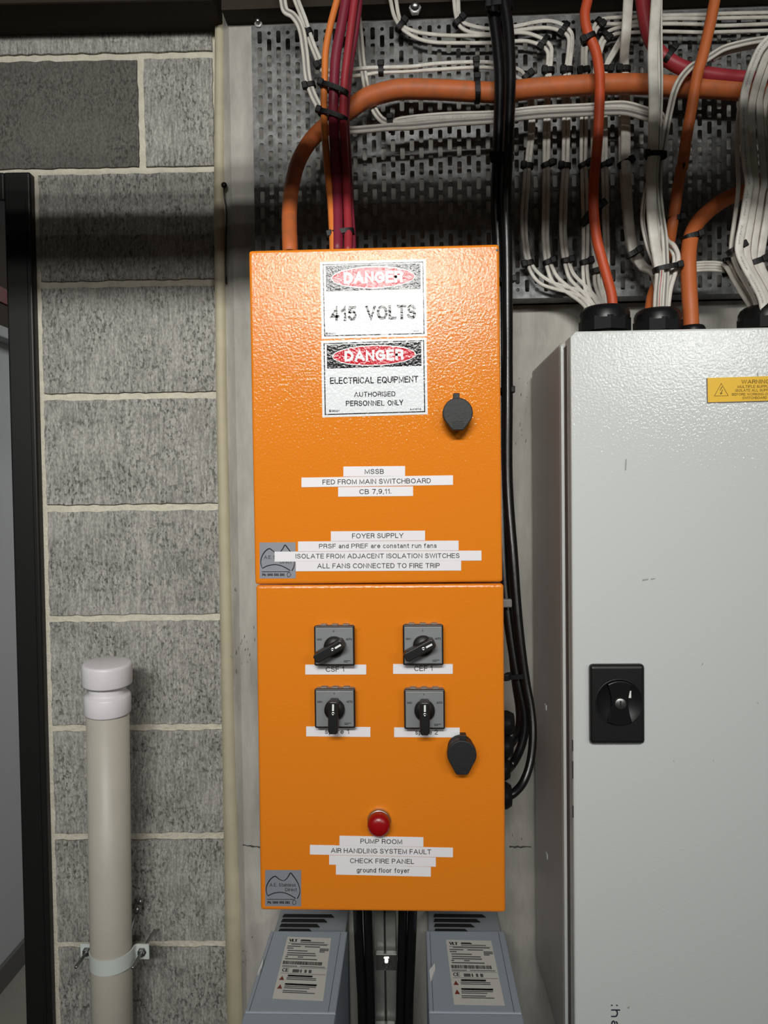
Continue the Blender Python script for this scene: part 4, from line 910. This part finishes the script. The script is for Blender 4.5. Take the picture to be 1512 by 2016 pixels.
col('c2', [(568, -60), (573, 0), (580, 110), (610, 175), (700, 210), (830, 228)], 7.6, 'cwp', 'upper white cable of the pair dropping left of the black cables to the third column', [('c3', [(50, 265), (250, 225), (400, 208), (530, 242), (625, 320), (640, 420), (620, 600), (605, 790), (600, 1000), (600, 1280), (590, 1650)]), ('c5', [(590, 70), (575, 300), (570, 500), (568, 700), (585, 900), (608, 1000), (655, 1110), (750, 1210), (830, 1290), (900, 1380), (940, 1480)])])
# cables from the upper right, turning down behind the bright orange one
col('c4', [(1620, 132), (1512, 138), (1000, 150), (800, 160), (350, 170)], 7.2, 'cw', 'topmost white cable along the top right of the tray', [('c3', [(1120, 172), (960, 185), (880, 220), (830, 320), (750, 440), (738, 560), (740, 700), (735, 1000), (730, 1280), (728, 1650)]), ('c5', [(735, 70), (740, 300), (748, 600), (748, 900), (745, 1050), (755, 1200), (790, 1320), (870, 1440), (895, 1500)])])
col('c4', [(1620, 185), (1512, 190), (1000, 200), (800, 205), (350, 208)], 7.2, 'cw', 'second white cable from the top along the top right of the tray', [('c3', [(1120, 235), (970, 240), (885, 280), (850, 360), (785, 460), (772, 560), (775, 700), (778, 1000), (776, 1280), (768, 1650)]), ('c5', [(775, 70), (785, 300), (790, 600), (788, 900), (785, 1050), (800, 1200), (840, 1320), (900, 1420), (920, 1500)])])
col('c4', [(1620, 258), (1512, 262), (1000, 282), (800, 268), (350, 262)], 7.2, 'cw', 'third white cable from the top along the top right of the tray', [('c3', [(1250, 258), (1100, 275), (1000, 312), (930, 390), (900, 480), (870, 600), (855, 760), (840, 1000), (838, 1280), (838, 1650)]), ('c5', [(840, 70), (838, 400), (840, 760), (852, 950), (858, 1080), (862, 1200), (900, 1320), (940, 1420), (950, 1500)])])
col('c4', [(1620, 330), (1512, 335), (1000, 350), (800, 355), (350, 345)], 7.2, 'cw', 'fourth white cable from the top along the top right of the tray', [('c3', [(1250, 322), (1100, 332), (1020, 358), (955, 420), (920, 520), (885, 640), (880, 760), (870, 1000), (868, 1280), (868, 1650)]), ('c5', [(872, 70), (870, 400), (872, 760), (885, 950), (895, 1080), (905, 1200), (935, 1320), (960, 1420), (965, 1500)])])
col('c3', [(1180, 260, 1.185), (1110, 385), (1040, 510), (985, 610), (965, 690), (955, 780), (950, 1000), (950, 1280), (940, 1650)], 7.2, 'cw', 'left cable of the slanting white pair right of the bright orange cable', [('c5', [(940, 70), (948, 300), (952, 600), (962, 900), (955, 1050), (935, 1180), (945, 1320), (970, 1480)])])
col('c3', [(1210, 270, 1.185), (1140, 395), (1065, 520), (1005, 620), (985, 690), (978, 780), (972, 1000), (972, 1280), (975, 1650)], 7, 'cw', 'right cable of the slanting white pair right of the bright orange cable', [('c5', [(978, 70), (985, 300), (988, 600), (996, 900), (990, 1050), (965, 1180), (965, 1320), (985, 1480)])])
cable('c3', [(1200, -60), (1193, 0), (1175, 300), (1158, 500, 1.20), (1152, 640, 1.219), (1158, 760, 1.224), (1165, 1000, 1.224), (1168, 1280, 1.21), (1168, 1600, 1.195)], 19, 1.18, 'cw', 'wide white flat cable from the top between the bright orange and thick red cables', .4, power=PW, extra=[('c5', [(1172, 40), (1182, 300), (1205, 600), (1240, 850), (1280, 945), (1350, 1040), (1440, 1085, 1.165)]), ('c6', [(480, 1150, 1.14), (475, 1300), (470, 1450)])])
cable('c3', [(1140, 780), (1120, 1000), (1116, 1280), (1116, 1600)], 7, 1.222, 'cw', 'narrow white cable along the left edge of the wide white one', .7, extra=[('c5', [(1122, 40), (1135, 300), (1160, 600), (1195, 850), (1235, 960), (1310, 1060), (1420, 1110, 1.17)]), ('c6', [(440, 1200, 1.145), (435, 1300), (432, 1450)])])
# orange verticals
cable('c3', [(795, -80), (790, 0), (762, 150), (790, 320), (868, 500), (905, 700), (912, 900), (905, 1100), (890, 1400), (862, 1680)], 19.5, 1.155, 'orb', 'bright orange cable dropping to the left gland on the cabinet', name='power_cable', extra=[('c5', [(850, 250), (852, 500), (880, 750), (930, 950), (985, 1150), (1025, 1300), (1040, 1430), (1045, 1560)])])
cable('c4', [(945, -80), (930, 0), (870, 300), (800, 600), (732, 850), (682, 1150), (620, 1500), (572, 1850)], 21, 1.15, 'or', 'orange cable slanting down from the top right to the middle gland', name='power_cable', extra=[('c6', [(690, 30), (650, 250), (622, 450), (595, 620), (560, 820, 1.165), (480, 1080, 1.17), (412, 1260, 1.16), (385, 1430, 1.145), (380, 1520, 1.14)])])
cable('c6', [(1420, 230, 1.19), (1320, 262, 1.18), (1220, 300, 1.175), (1080, 365, 1.17), (945, 465, 1.16), (835, 580, 1.15), (775, 720, 1.14), (752, 900, 1.13), (755, 1100, 1.125), (765, 1300, 1.12), (775, 1480, 1.12), (782, 1620, 1.12)], 29, 1.14, 'or', 'orange cable bending down from behind the right white bundle to the small gland', name='power_cable')
# thick red cable at the top right
cable('c4', [(120, -80), (140, 0), (168, 200), (225, 420), (320, 570), (450, 675), (600, 750), (850, 815), (1260, 860), (1700, 880)], 27, 1.186, 'red', 'thick red cable curving from the top to the right above the thick orange one', name='power_cable')
# black cables
BKX = [('c2', [(850, -60), (846, 60), (872, 250), (898, 500), (905, 700), (897, 1000), (888, 1240), (876, 1600), (892, 2000)]), ('p', [(984, 620), (985, 780), (986, 950), (990, 1100), (996, 1180), (1006, 1260), (1019, 1340), (1032, 1400), (1033, 1440), (1022, 1480), (1004, 1510), (984, 1522, 1.0)])]
cable(*BKX[0], 22, 1.148, 'bk', 'left black cable falling beside the right edge of the orange enclosures, inner loop', name='power_cable', extra=[(BKX[1][0], [(x[0], x[1], (x[2] if len(x) > 2 else 1.14 - .10 * max(0, x[1] - 700) / 800)) for x in BKX[1][1]])], ws=[1] * 8 + [.9, .8, .72, .72, .72, .72])
cable('c2', [(930, -60), (942, 30), (968, 200), (982, 400), (988, 600), (980, 900), (965, 1250), (950, 1600), (960, 2000)], 21, 1.122, 'bk', 'right black cable falling beside the right edge of the orange enclosures, outer loop', name='power_cable', extra=[('p', [(999, 620, 1.12), (999, 780, 1.11), (999, 950, 1.10), (1010, 1100, 1.08), (1016, 1180, 1.07), (1024, 1260, 1.06), (1035, 1340, 1.05), (1046, 1400, 1.04), (1049, 1450, 1.03), (1044, 1500, 1.02), (1030, 1540, 1.01), (1008, 1564, 1.0), (984, 1572, 1.0)])], ws=[1] * 8 + [.9, .8, .72, .72, .72, .72])
cable('c2', [(890, -60), (893, 30), (920, 200), (940, 400), (946, 600), (940, 900), (925, 1250), (912, 1600), (918, 2000)], 18, 1.175, 'bk', 'rear black cable between the two front ones beside the orange enclosures', name='power_cable', extra=[('p', [(988, 620, 1.17), (989, 780, 1.16), (989, 950, 1.145), (996, 1100, 1.13), (1000, 1180, 1.12), (1008, 1260, 1.115), (1016, 1340, 1.1), (1024, 1400, 1.08), (1020, 1440, 1.06), (1004, 1468, 1.02), (984, 1472, 1.0)])], ws=[1] * 9 + [1, 1, .9, .7, .7])
# middle white bundle into the middle gland
GM = 'white bundle into the middle gland'
cable('c4', [(290, -80), (288, 0), (268, 300), (252, 560), (255, 800), (262, 1100), (258, 1400), (250, 1700)], 20, 1.125, 'cw', 'wide front cable of the white bundle into the middle gland', .4, GM, power=PW, extra=[('c6', [(400, 30), (398, 250), (402, 500), (430, 750), (465, 950), (480, 1080), (465, 1300), (460, 1460)])])
cable('c4', [(325, -80), (325, 0), (325, 300), (328, 560), (332, 800), (330, 1100), (318, 1400), (300, 1700)], 11, 1.135, 'cwg', 'right rear cable of the white bundle from the top into the middle gland', .6, GM, power=PW, extra=[('c6', [(440, 30), (440, 250), (465, 500), (500, 750), (515, 950), (520, 1080), (505, 1300), (500, 1460)])])
cable('c4', [(1640, 420), (1512, 430), (1380, 445), (1200, 482), (1020, 535), (880, 620, 1.166), (780, 680, 1.168), (680, 725, 1.162), (565, 850, 1.15), (490, 1000, 1.14), (440, 1200, 1.14), (400, 1400, 1.14), (355, 1680, 1.14)], 13, 1.165, 'cwg', 'white flat cable arching from the right behind the orange one into the middle bundle', .5, GM, power=PW, extra=[('c6', [(478, 30), (470, 250), (490, 480, 1.14), (522, 700, 1.13), (535, 940, 1.125), (538, 1080, 1.125), (525, 1300, 1.125), (518, 1460, 1.125)])])
cable('c4', [(1640, 480), (1512, 490), (1380, 505), (1200, 540), (1040, 580), (900, 660)], 9, 1.178, 'cw', 'thin white cable under the arching white one at the right', .6, GM)
cable('c6', [(395, 100, 1.15), (345, 280), (318, 450), (320, 600), (365, 800), (425, 960), (450, 1080), (440, 1300), (436, 1460)], 9, 1.14, 'cwg', 'thin cable bowing out on the left of the white bundle into the middle gland', .7, GM)
cable('c6', [(500, 560, 1.16), (545, 730, 1.15), (610, 785), (655, 880), (650, 980), (620, 1080), (585, 1200), (565, 1330), (555, 1460)], 9.5, 1.13, 'cwm', 'outer white loop with a maroon line beside the middle gland', .7, GM)
cable('c6', [(505, 640, 1.16), (555, 790, 1.15), (600, 850), (618, 920), (605, 1010), (585, 1090), (565, 1200), (548, 1330), (540, 1460)], 8, 1.135, 'cw', 'inner white loop beside the middle gland', .7, GM)
cable('c6', [(500, 1000, 1.12), (498, 1080), (485, 1200), (478, 1330), (472, 1460)], 9, 1.112, 'cwr', 'white cable with a red line at the front of the middle gland', .6, GM)
for k in range(4):
    yy = 952 + k * 26
    cable('c6', [(1200, yy + 8, 1.17), (1110, yy + 12), (1000, yy), (900, yy), (800, yy + 8), (690, yy + 18), (600, yy + 70, 1.15)], 5.6, 1.16, 'cw', '%s of four white cables crossing level behind the bent orange cable' % ('topmost', 'second from top', 'third from top', 'lowest')[k], 1.3, 'level white cables behind the bent orange one')
# right white bundle into the right gland
GR = 'white bundle at the right edge'
cable('c7', [(800, 90), (753, 130), (650, 250), (570, 420), (505, 600), (450, 800), (430, 1000), (432, 1200), (442, 1500), (470, 1800), (500, 2010)], 16, 1.10, 'cwp', 'printed white flat cable leading the right bundle', .4, GR, power=PW, extra=[('c8', [(458, 230), (408, 550), (350, 860), (352, 1000), (420, 1160), (525, 1350), (620, 1540), (660, 1720)])])
cable('c7', [(800, 180), (735, 330), (650, 560), (580, 790), (540, 1000), (538, 1300), (555, 1600), (590, 2010)], 15, 1.11, 'cwm', 'white flat cable second from the left in the right bundle', .4, GR, power=PW, extra=[('c8', [(540, 280), (492, 600), (450, 860), (445, 1000), (490, 1180), (600, 1380), (690, 1560), (720, 1720)])])
cable('c7', [(830, 400), (753, 500), (690, 690), (640, 900), (645, 1050), (655, 1300), (680, 1650), (700, 2010)], 14, 1.115, 'cwm', 'white flat cable third from the left in the right bundle', .4, GR, power=PW, extra=[('c8', [(630, 250), (580, 600), (538, 900), (530, 1100), (600, 1260), (690, 1420), (760, 1560), (780, 1720)])])
cable('c7', [(860, 640), (770, 800), (728, 1000), (735, 1200), (755, 1450), (775, 1700), (785, 2010)], 14, 1.12, 'cwm', 'white flat cable fourth from the left in the right bundle', .4, GR, power=PW, extra=[('c8', [(690, 280), (650, 570), (600, 860), (572, 1100), (590, 1240), (700, 1390), (800, 1540), (840, 1720)])])
cable('c7', [(900, 720), (820, 900), (795, 1150), (815, 1500), (850, 2010)], 15, 1.115, 'cw', 'white flat cable at the right of the right bundle, cut by the photo edge', .4, GR, power=PW, extra=[('c8', [(740, 250), (700, 520), (640, 860), (610, 1100), (660, 1260), (770, 1400), (860, 1560), (890, 1720)])])
cable('c7', [(395, 900, 1.13), (362, 1150), (345, 1400), (350, 1700), (362, 2010)], 9, 1.12, 'cwm', 'thin white cable along the left side of the right bundle', .7, GR, extra=[('c8', [(328, 320), (290, 600), (252, 880), (262, 1000), (320, 1180), (430, 1380), (530, 1560), (575, 1720)])])
cable('c8', [(140, 1130, 1.165), (210, 1190), (290, 1335), (390, 1500), (480, 1640), (520, 1740)], 12, 1.14, 'cw', 'lowest white cable slanting to the right gland', .6, GR)
cable('c8', [(180, 1080, 1.165), (260, 1160), (345, 1325), (460, 1480), (545, 1640), (580, 1740)], 8, 1.135, 'cwg', 'thin white cable second lowest slanting to the right gland', .7, GR)

# ------------------------------------------------------------------ cable ties
def tie(c, x, y, wpx, d, ang, side, label, dep=None, bw=4.4, tail=0.0):
    """ring of black strap round a bundle wpx wide; ang: direction of the bundle (degrees from straight down)"""
    (px, py), = cv(c, [(x, y)]); p = at(px, py, d); t = thing('cable_tie', label, 'cable tie', p, 'black cable ties', rot=(0, math.radians(ang), 0))
    k = d / F; w = wpx * k; dp = (dep or max(10, wpx * .55)) * k; h = bw * k * 1.15
    pts = [(math.copysign(abs(math.cos(a)) ** .7, math.cos(a)) * (w / 2 + .0006), math.copysign(abs(math.sin(a)) ** .7, math.sin(a)) * (dp / 2 + .0006)) for a in [2 * PI * i / 28 for i in range(28)]]
    b = MB(); n = len(pts); vs = []
    for x_, y_ in pts:
        L_ = math.hypot(x_, y_); ex, ey = x_ / L_ * .0013, y_ / L_ * .0013
        vs.append([b.bm.verts.new(q) for q in ((x_, y_, -h), (x_ + ex, y_ + ey, -h * .9), (x_ + ex, y_ + ey, h * .9), (x_, y_, h))])
    for i in range(n):
        j = (i + 1) % n
        for q in range(4): b.bm.faces.new((vs[i][q], vs[j][q], vs[j][(q + 1) % 4], vs[i][(q + 1) % 4]))
    b.build('strap', M_['tie'], t)
    hx = side * (w / 2 + .0005); hs = 5.6 * k
    hb = MB().box(hx - hs, hx + hs, -dp / 2 * .75 - hs, -dp / 2 * .75 + hs * .8, -hs * 1.15, hs * 1.15, bevel=hs * .3)
    if tail: hb.box(hx - hs * .3, hx + hs * .3, -dp / 2 - hs * .8, -dp / 2 + hs * .2, (0 if tail > 0 else tail * k), (tail * k if tail > 0 else 0))
    hb.build('head', M_['tie'], t)
for a in (('c1', 718, 712, 54, 1.113, 22, -1, 'black tie round the red bundle, the upper one behind the tray', 24), ('c1', 708, 925, 56, 1.112, 20, -1, 'black tie round the red bundle where the thick orange cable passes', 24), ('c1', 775, 1850, 46, 1.045, -8, -1, 'black tie round the red bundle just above the upper enclosure', 22),
          ('c1', 525, 680, 18, 1.172, -12, -1, 'black tie on the wide white flat cable at the far left', 12), ('c1', 512, 258, 13, 1.183, -25, -1, 'black tie on the two thin slanting white cables, the upper one', 12), ('c1', 610, 510, 15, 1.183, -30, -1, 'black tie on the two thin slanting white cables, beside the red bundle', 12),
          ('c1', 1088, 556, 18, 1.183, 90, -1, 'black tie on the level white pair just right of the red bundle', 12), ('c1', 1163, 990, 24, 1.178, 85, -1, 'black tie on the level white cables under the thick orange one', 14),
          ('c2', 118, 208, 22, 1.224, -50, 1, 'black tie on the white pair left of the shiny bolt', 14), ('c2', 575, 175, 20, 1.224, -40, 1, 'black tie on the white pair just left of the black cables', 14), ('c2', 715, 525, 15, 1.183, 88, -1, 'black tie on the level white pair above the thick orange cable', 14),
          ('c2', 722, 720, 39, 1.19, 88, -1, 'black tie round the thick orange cable left of the black cables', 38), ('c2', 905, 60, 46, 1.13, 0, -1, 'black tie round the black cables at the very top', 30), ('c2', 922, 1255, 40, 1.13, 3, -1, 'black tie round the black cables over the tray', 28),
          ('c3', 355, 420, 26, 1.224, -55, -1, 'black tie where the second column turns down from level', 14), ('c3', 555, 290, 26, 1.224, -55, -1, 'black tie where the third column turns down from level', 14), ('c3', 185, 765, 17, 1.224, -35, 1, 'black tie where the first column meets the thick orange cable', 13),
          ('c3', 405, 705, 17, 1.224, 0, -1, 'black tie on the second column just above the thick orange cable', 13), ('c3', 590, 700, 17, 1.224, 0, -1, 'black tie on the third column just above the thick orange cable', 13), ('c3', 760, 700, 18, 1.224, -10, -1, 'black tie on the fourth column just above the thick orange cable', 13),
          ('c3', 978, 690, 13, 1.224, 10, 1, 'black tie on the slanting white pair just above the thick orange cable', 13), ('c3', 1153, 690, 20, 1.222, 0, -1, 'black tie on the wide white cable just above the thick orange cable', 14),
          ('c3', 800, 385, 24, 1.155, -25, -1, 'black tie round the bright orange cable near the top', 22), ('c3', 905, 225, 14, 1.224, 45, 1, 'black tie on the upper pair where it leaves the level run at the right', 13), ('c3', 965, 355, 16, 1.224, 45, 1, 'black tie on the lower pair where it leaves the level run at the right', 13),
          ('c3', 198, 1650, 17, 1.225, 5, -1, 'black tie on the first column, the upper one', 13), ('c3', 385, 1640, 17, 1.225, -18, 1, 'black tie on the second column, the upper one', 13), ('c3', 570, 1650, 17, 1.225, 3, -1, 'black tie on the third column, the upper one', 13),
          ('c3', 755, 1640, 18, 1.225, -22, 1, 'black tie on the fourth column beside the bright orange cable', 13), ('c3', 955, 1640, 15, 1.225, -18, 1, 'black tie on the fifth column right of the bright orange cable', 13), ('c3', 1160, 1620, 24, 1.20, -24, 1, 'black tie on the wide white cable, the upper one below the orange run', 15),
          ('c5', 205, 1000, 17, 1.225, -15, -1, 'black tie on the first column, the lower one', 13), ('c5', 400, 990, 17, 1.225, -18, 1, 'black tie on the second column, the lower one', 13), ('c5', 580, 975, 17, 1.225, -8, 1, 'black tie on the third column, the lower one', 13),
          ('c5', 770, 990, 18, 1.225, -14, 1, 'black tie on the fourth column, the lower one', 13), ('c5', 875, 1075, 17, 1.222, -14, 1, 'black tie just left of the bright orange cable near the tray bottom', 13), ('c5', 830, 515, 36, 1.185, -35, 1, 'black tie round the bright orange cable and the fourth column', 78),
          ('c5', 1235, 905, 25, 1.18, -28, 1, 'black tie where the wide white cable bends to the middle gland', 15),
          ('c4', 285, 1700, 36, 1.13, 2, -1, 'black tie round the middle white bundle, the upper one', 20), ('c6', 540, 1010, 46, 1.125, -10, 1, 'black tie round the middle white bundle just above its gland', 26), ('c6', 620, 545, 24, 1.152, -10, 1, 'black tie round the slanting orange cable', 22),
          ('c6', 775, 715, 30, 1.14, -14, 1, 'black tie round the bent orange cable', 29), ('c4', 420, 620, 30, 1.186, -55, 1, 'black tie round the thick red cable', 28), ('c6', 1110, 1015, 26, 1.16, 85, -1, 'black tie on the four level white cables', 14),
          ('c8', 300, 950, 30, 1.115, -28, 1, 'black tie on the left strands of the right white bundle', 18), ('c8', 560, 1105, 26, 1.118, -18, 1, 'black tie on the rear strands of the right white bundle', 18),
          ('c9', 215, 858, 42, 1.055, -4, -1, 'black tie round the black cables beside the lower enclosure', 22), ('p', 997, 552, 26, 1.13, -4, 1, 'black tie on the black cables beside the top of the upper enclosure', 20), ('p', 997, 768, 18, 1.115, 0, 1, 'black tie on the black cables halfway down the upper enclosure', 20)):
    tie(*a[:8], dep=a[8])
b = MB(); p = at(999, 1187, 1.06); b.box(p.x - .008, p.x + .006, p.y - .006, p.y + .006, p.z - .006, p.z + .006, bevel=.002)
tag(b.build('cable_clip', M_['greyplastic']), 'small grey clip on the black cables beside the lower enclosure', 'clip')

# ------------------------------------------------------------------ capped waste pipe on the block wall
PD = 1.195; PB = 1.236
def pc(px, py): return at(px, py, PD)
r_ = 41.5 / F * PD; top = pc(211, 1312); botp = at(221, 2016, PB)
xc = (pc(215, 1650)).x
pt = thing('waste_pipe', 'grey capped plastic pipe standing against the block wall', 'pipe', (xc, top.y, 0))
ax = (top - botp).normalized(); ft = botp + ax * ((0 - botp.z) / ax.z); ft.y = min(ft.y, -r_ + .03)
pt.location = ft; pt.rotation_mode = 'QUATERNION'; pt.rotation_quaternion = Vector((0, 0, 1)).rotation_difference(ax)
ztp = top.z
zc = lambda y: top.z / ax.z + (pc(212, y).z - top.z) * 1.0
MB().lathe([(0, 0), (r_, 0), (r_, zc(1395)), (r_ * .9, zc(1394))], seg=48).build('tube', M_['pvc'], pt)
z1, z2 = zc(1404), zc(1367); R1 = r_ * 1.085
MB().lathe([(r_ * 1.0, z1), (R1 * .985, z1), (R1, z1 + .002), (R1, z2 - .003), (R1 * .95, z2), (r_ * .88, z2 + .002), (r_ * .86, z2 + .004), (r_ * .86, zc(1345))], seg=48).build('collar', M_['pvcwhite'], pt)
z3, z4 = zc(1346), zc(1304); R2 = r_ * 1.16
MB().lathe([(r_ * .8, z3 + .001), (R2 * .985, z3), (R2, z3 + .002), (R2, z4 - .005), (R2 * .97, z4 - .001), (R2 * .9, z4), (0, z4 - .001)], seg=48).build('cap', M_['pvcwhite'], pt)
# saddle clamp holding it
q_ = at(215, 1893, 1.21); sz = q_.z; xc = botp.x + ax.x * (sz - botp.z); yc = botp.y + ax.y * (sz - botp.z)
sd = thing('pipe_clamp', 'white plastic saddle clamp round the grey pipe', 'pipe clamp', (xc + .002, yc, sz))
Rc = r_ + .0006; wd = .013; b = MB(); prof = []
for k in range(33):
    a = PI + PI * k / 32; prof.append((Rc * math.cos(a), Rc * math.sin(a) * 1.0))
wing = r_ + .026
path = [(-wing, .012), (-r_ - .004, .012)] + [(-Rc, .008)] + prof + [(Rc, .008), (r_ + .004, .012), (wing, .012)]
ins = [Vector((x_, y_)) for x_, y_ in path]; th = .0026; vs = []
for i, p in enumerate(ins):
    t_ = (ins[min(i + 1, len(ins) - 1)] - ins[max(i - 1, 0)]).normalized(); nn = Vector((t_.y, -t_.x)) * th
    vs.append([b.bm.verts.new((q.x, q.y, z_)) for q, z_ in ((p, -wd), (p + nn, -wd), (p + nn, wd), (p, wd))])
for i in range(len(vs) - 1):
    for q in range(4): b.bm.faces.new((vs[i][q], vs[i + 1][q], vs[i + 1][(q + 1) % 4], vs[i][(q + 1) % 4])).smooth = False
b.bm.faces.new(vs[0]); b.bm.faces.new(vs[-1])
b.build('strap', M_['strap'], sd)
for sx in (-1, 1):
    MB().lathe([(.0028, -.06), (.0028, .045), (.002, .047), (0, .047)], (sx * (r_ + .014), .012, 0), 'Y', 12).build('threaded_rod', M_['steel'], sd)
    MB().lathe([(.008, .0026), (.008, .0045), (.0058, .0045), (.0058, .010), (0, .010)], (sx * (r_ + .014), .012, 0), 'Y', 6, smooth=False).build('nut', M_['steel'], sd)
b = MB(); b.tube(spline([at(258, 1840, 1.262), at(262, 1815, 1.27), at(268, 1797, 1.28)], 4), .005, seg=10); b.tube([at(267, 1798, 1.28), at(274, 1781, 1.288)], .012, seg=12); b.tube([at(274, 1781, 1.288), at(279, 1768, 1.292)], .0085, seg=12)
tag(b.build('wall_anchor', M_['steel']), 'small grey metal anchor poking out behind the grey pipe, above the clamp', 'anchor')
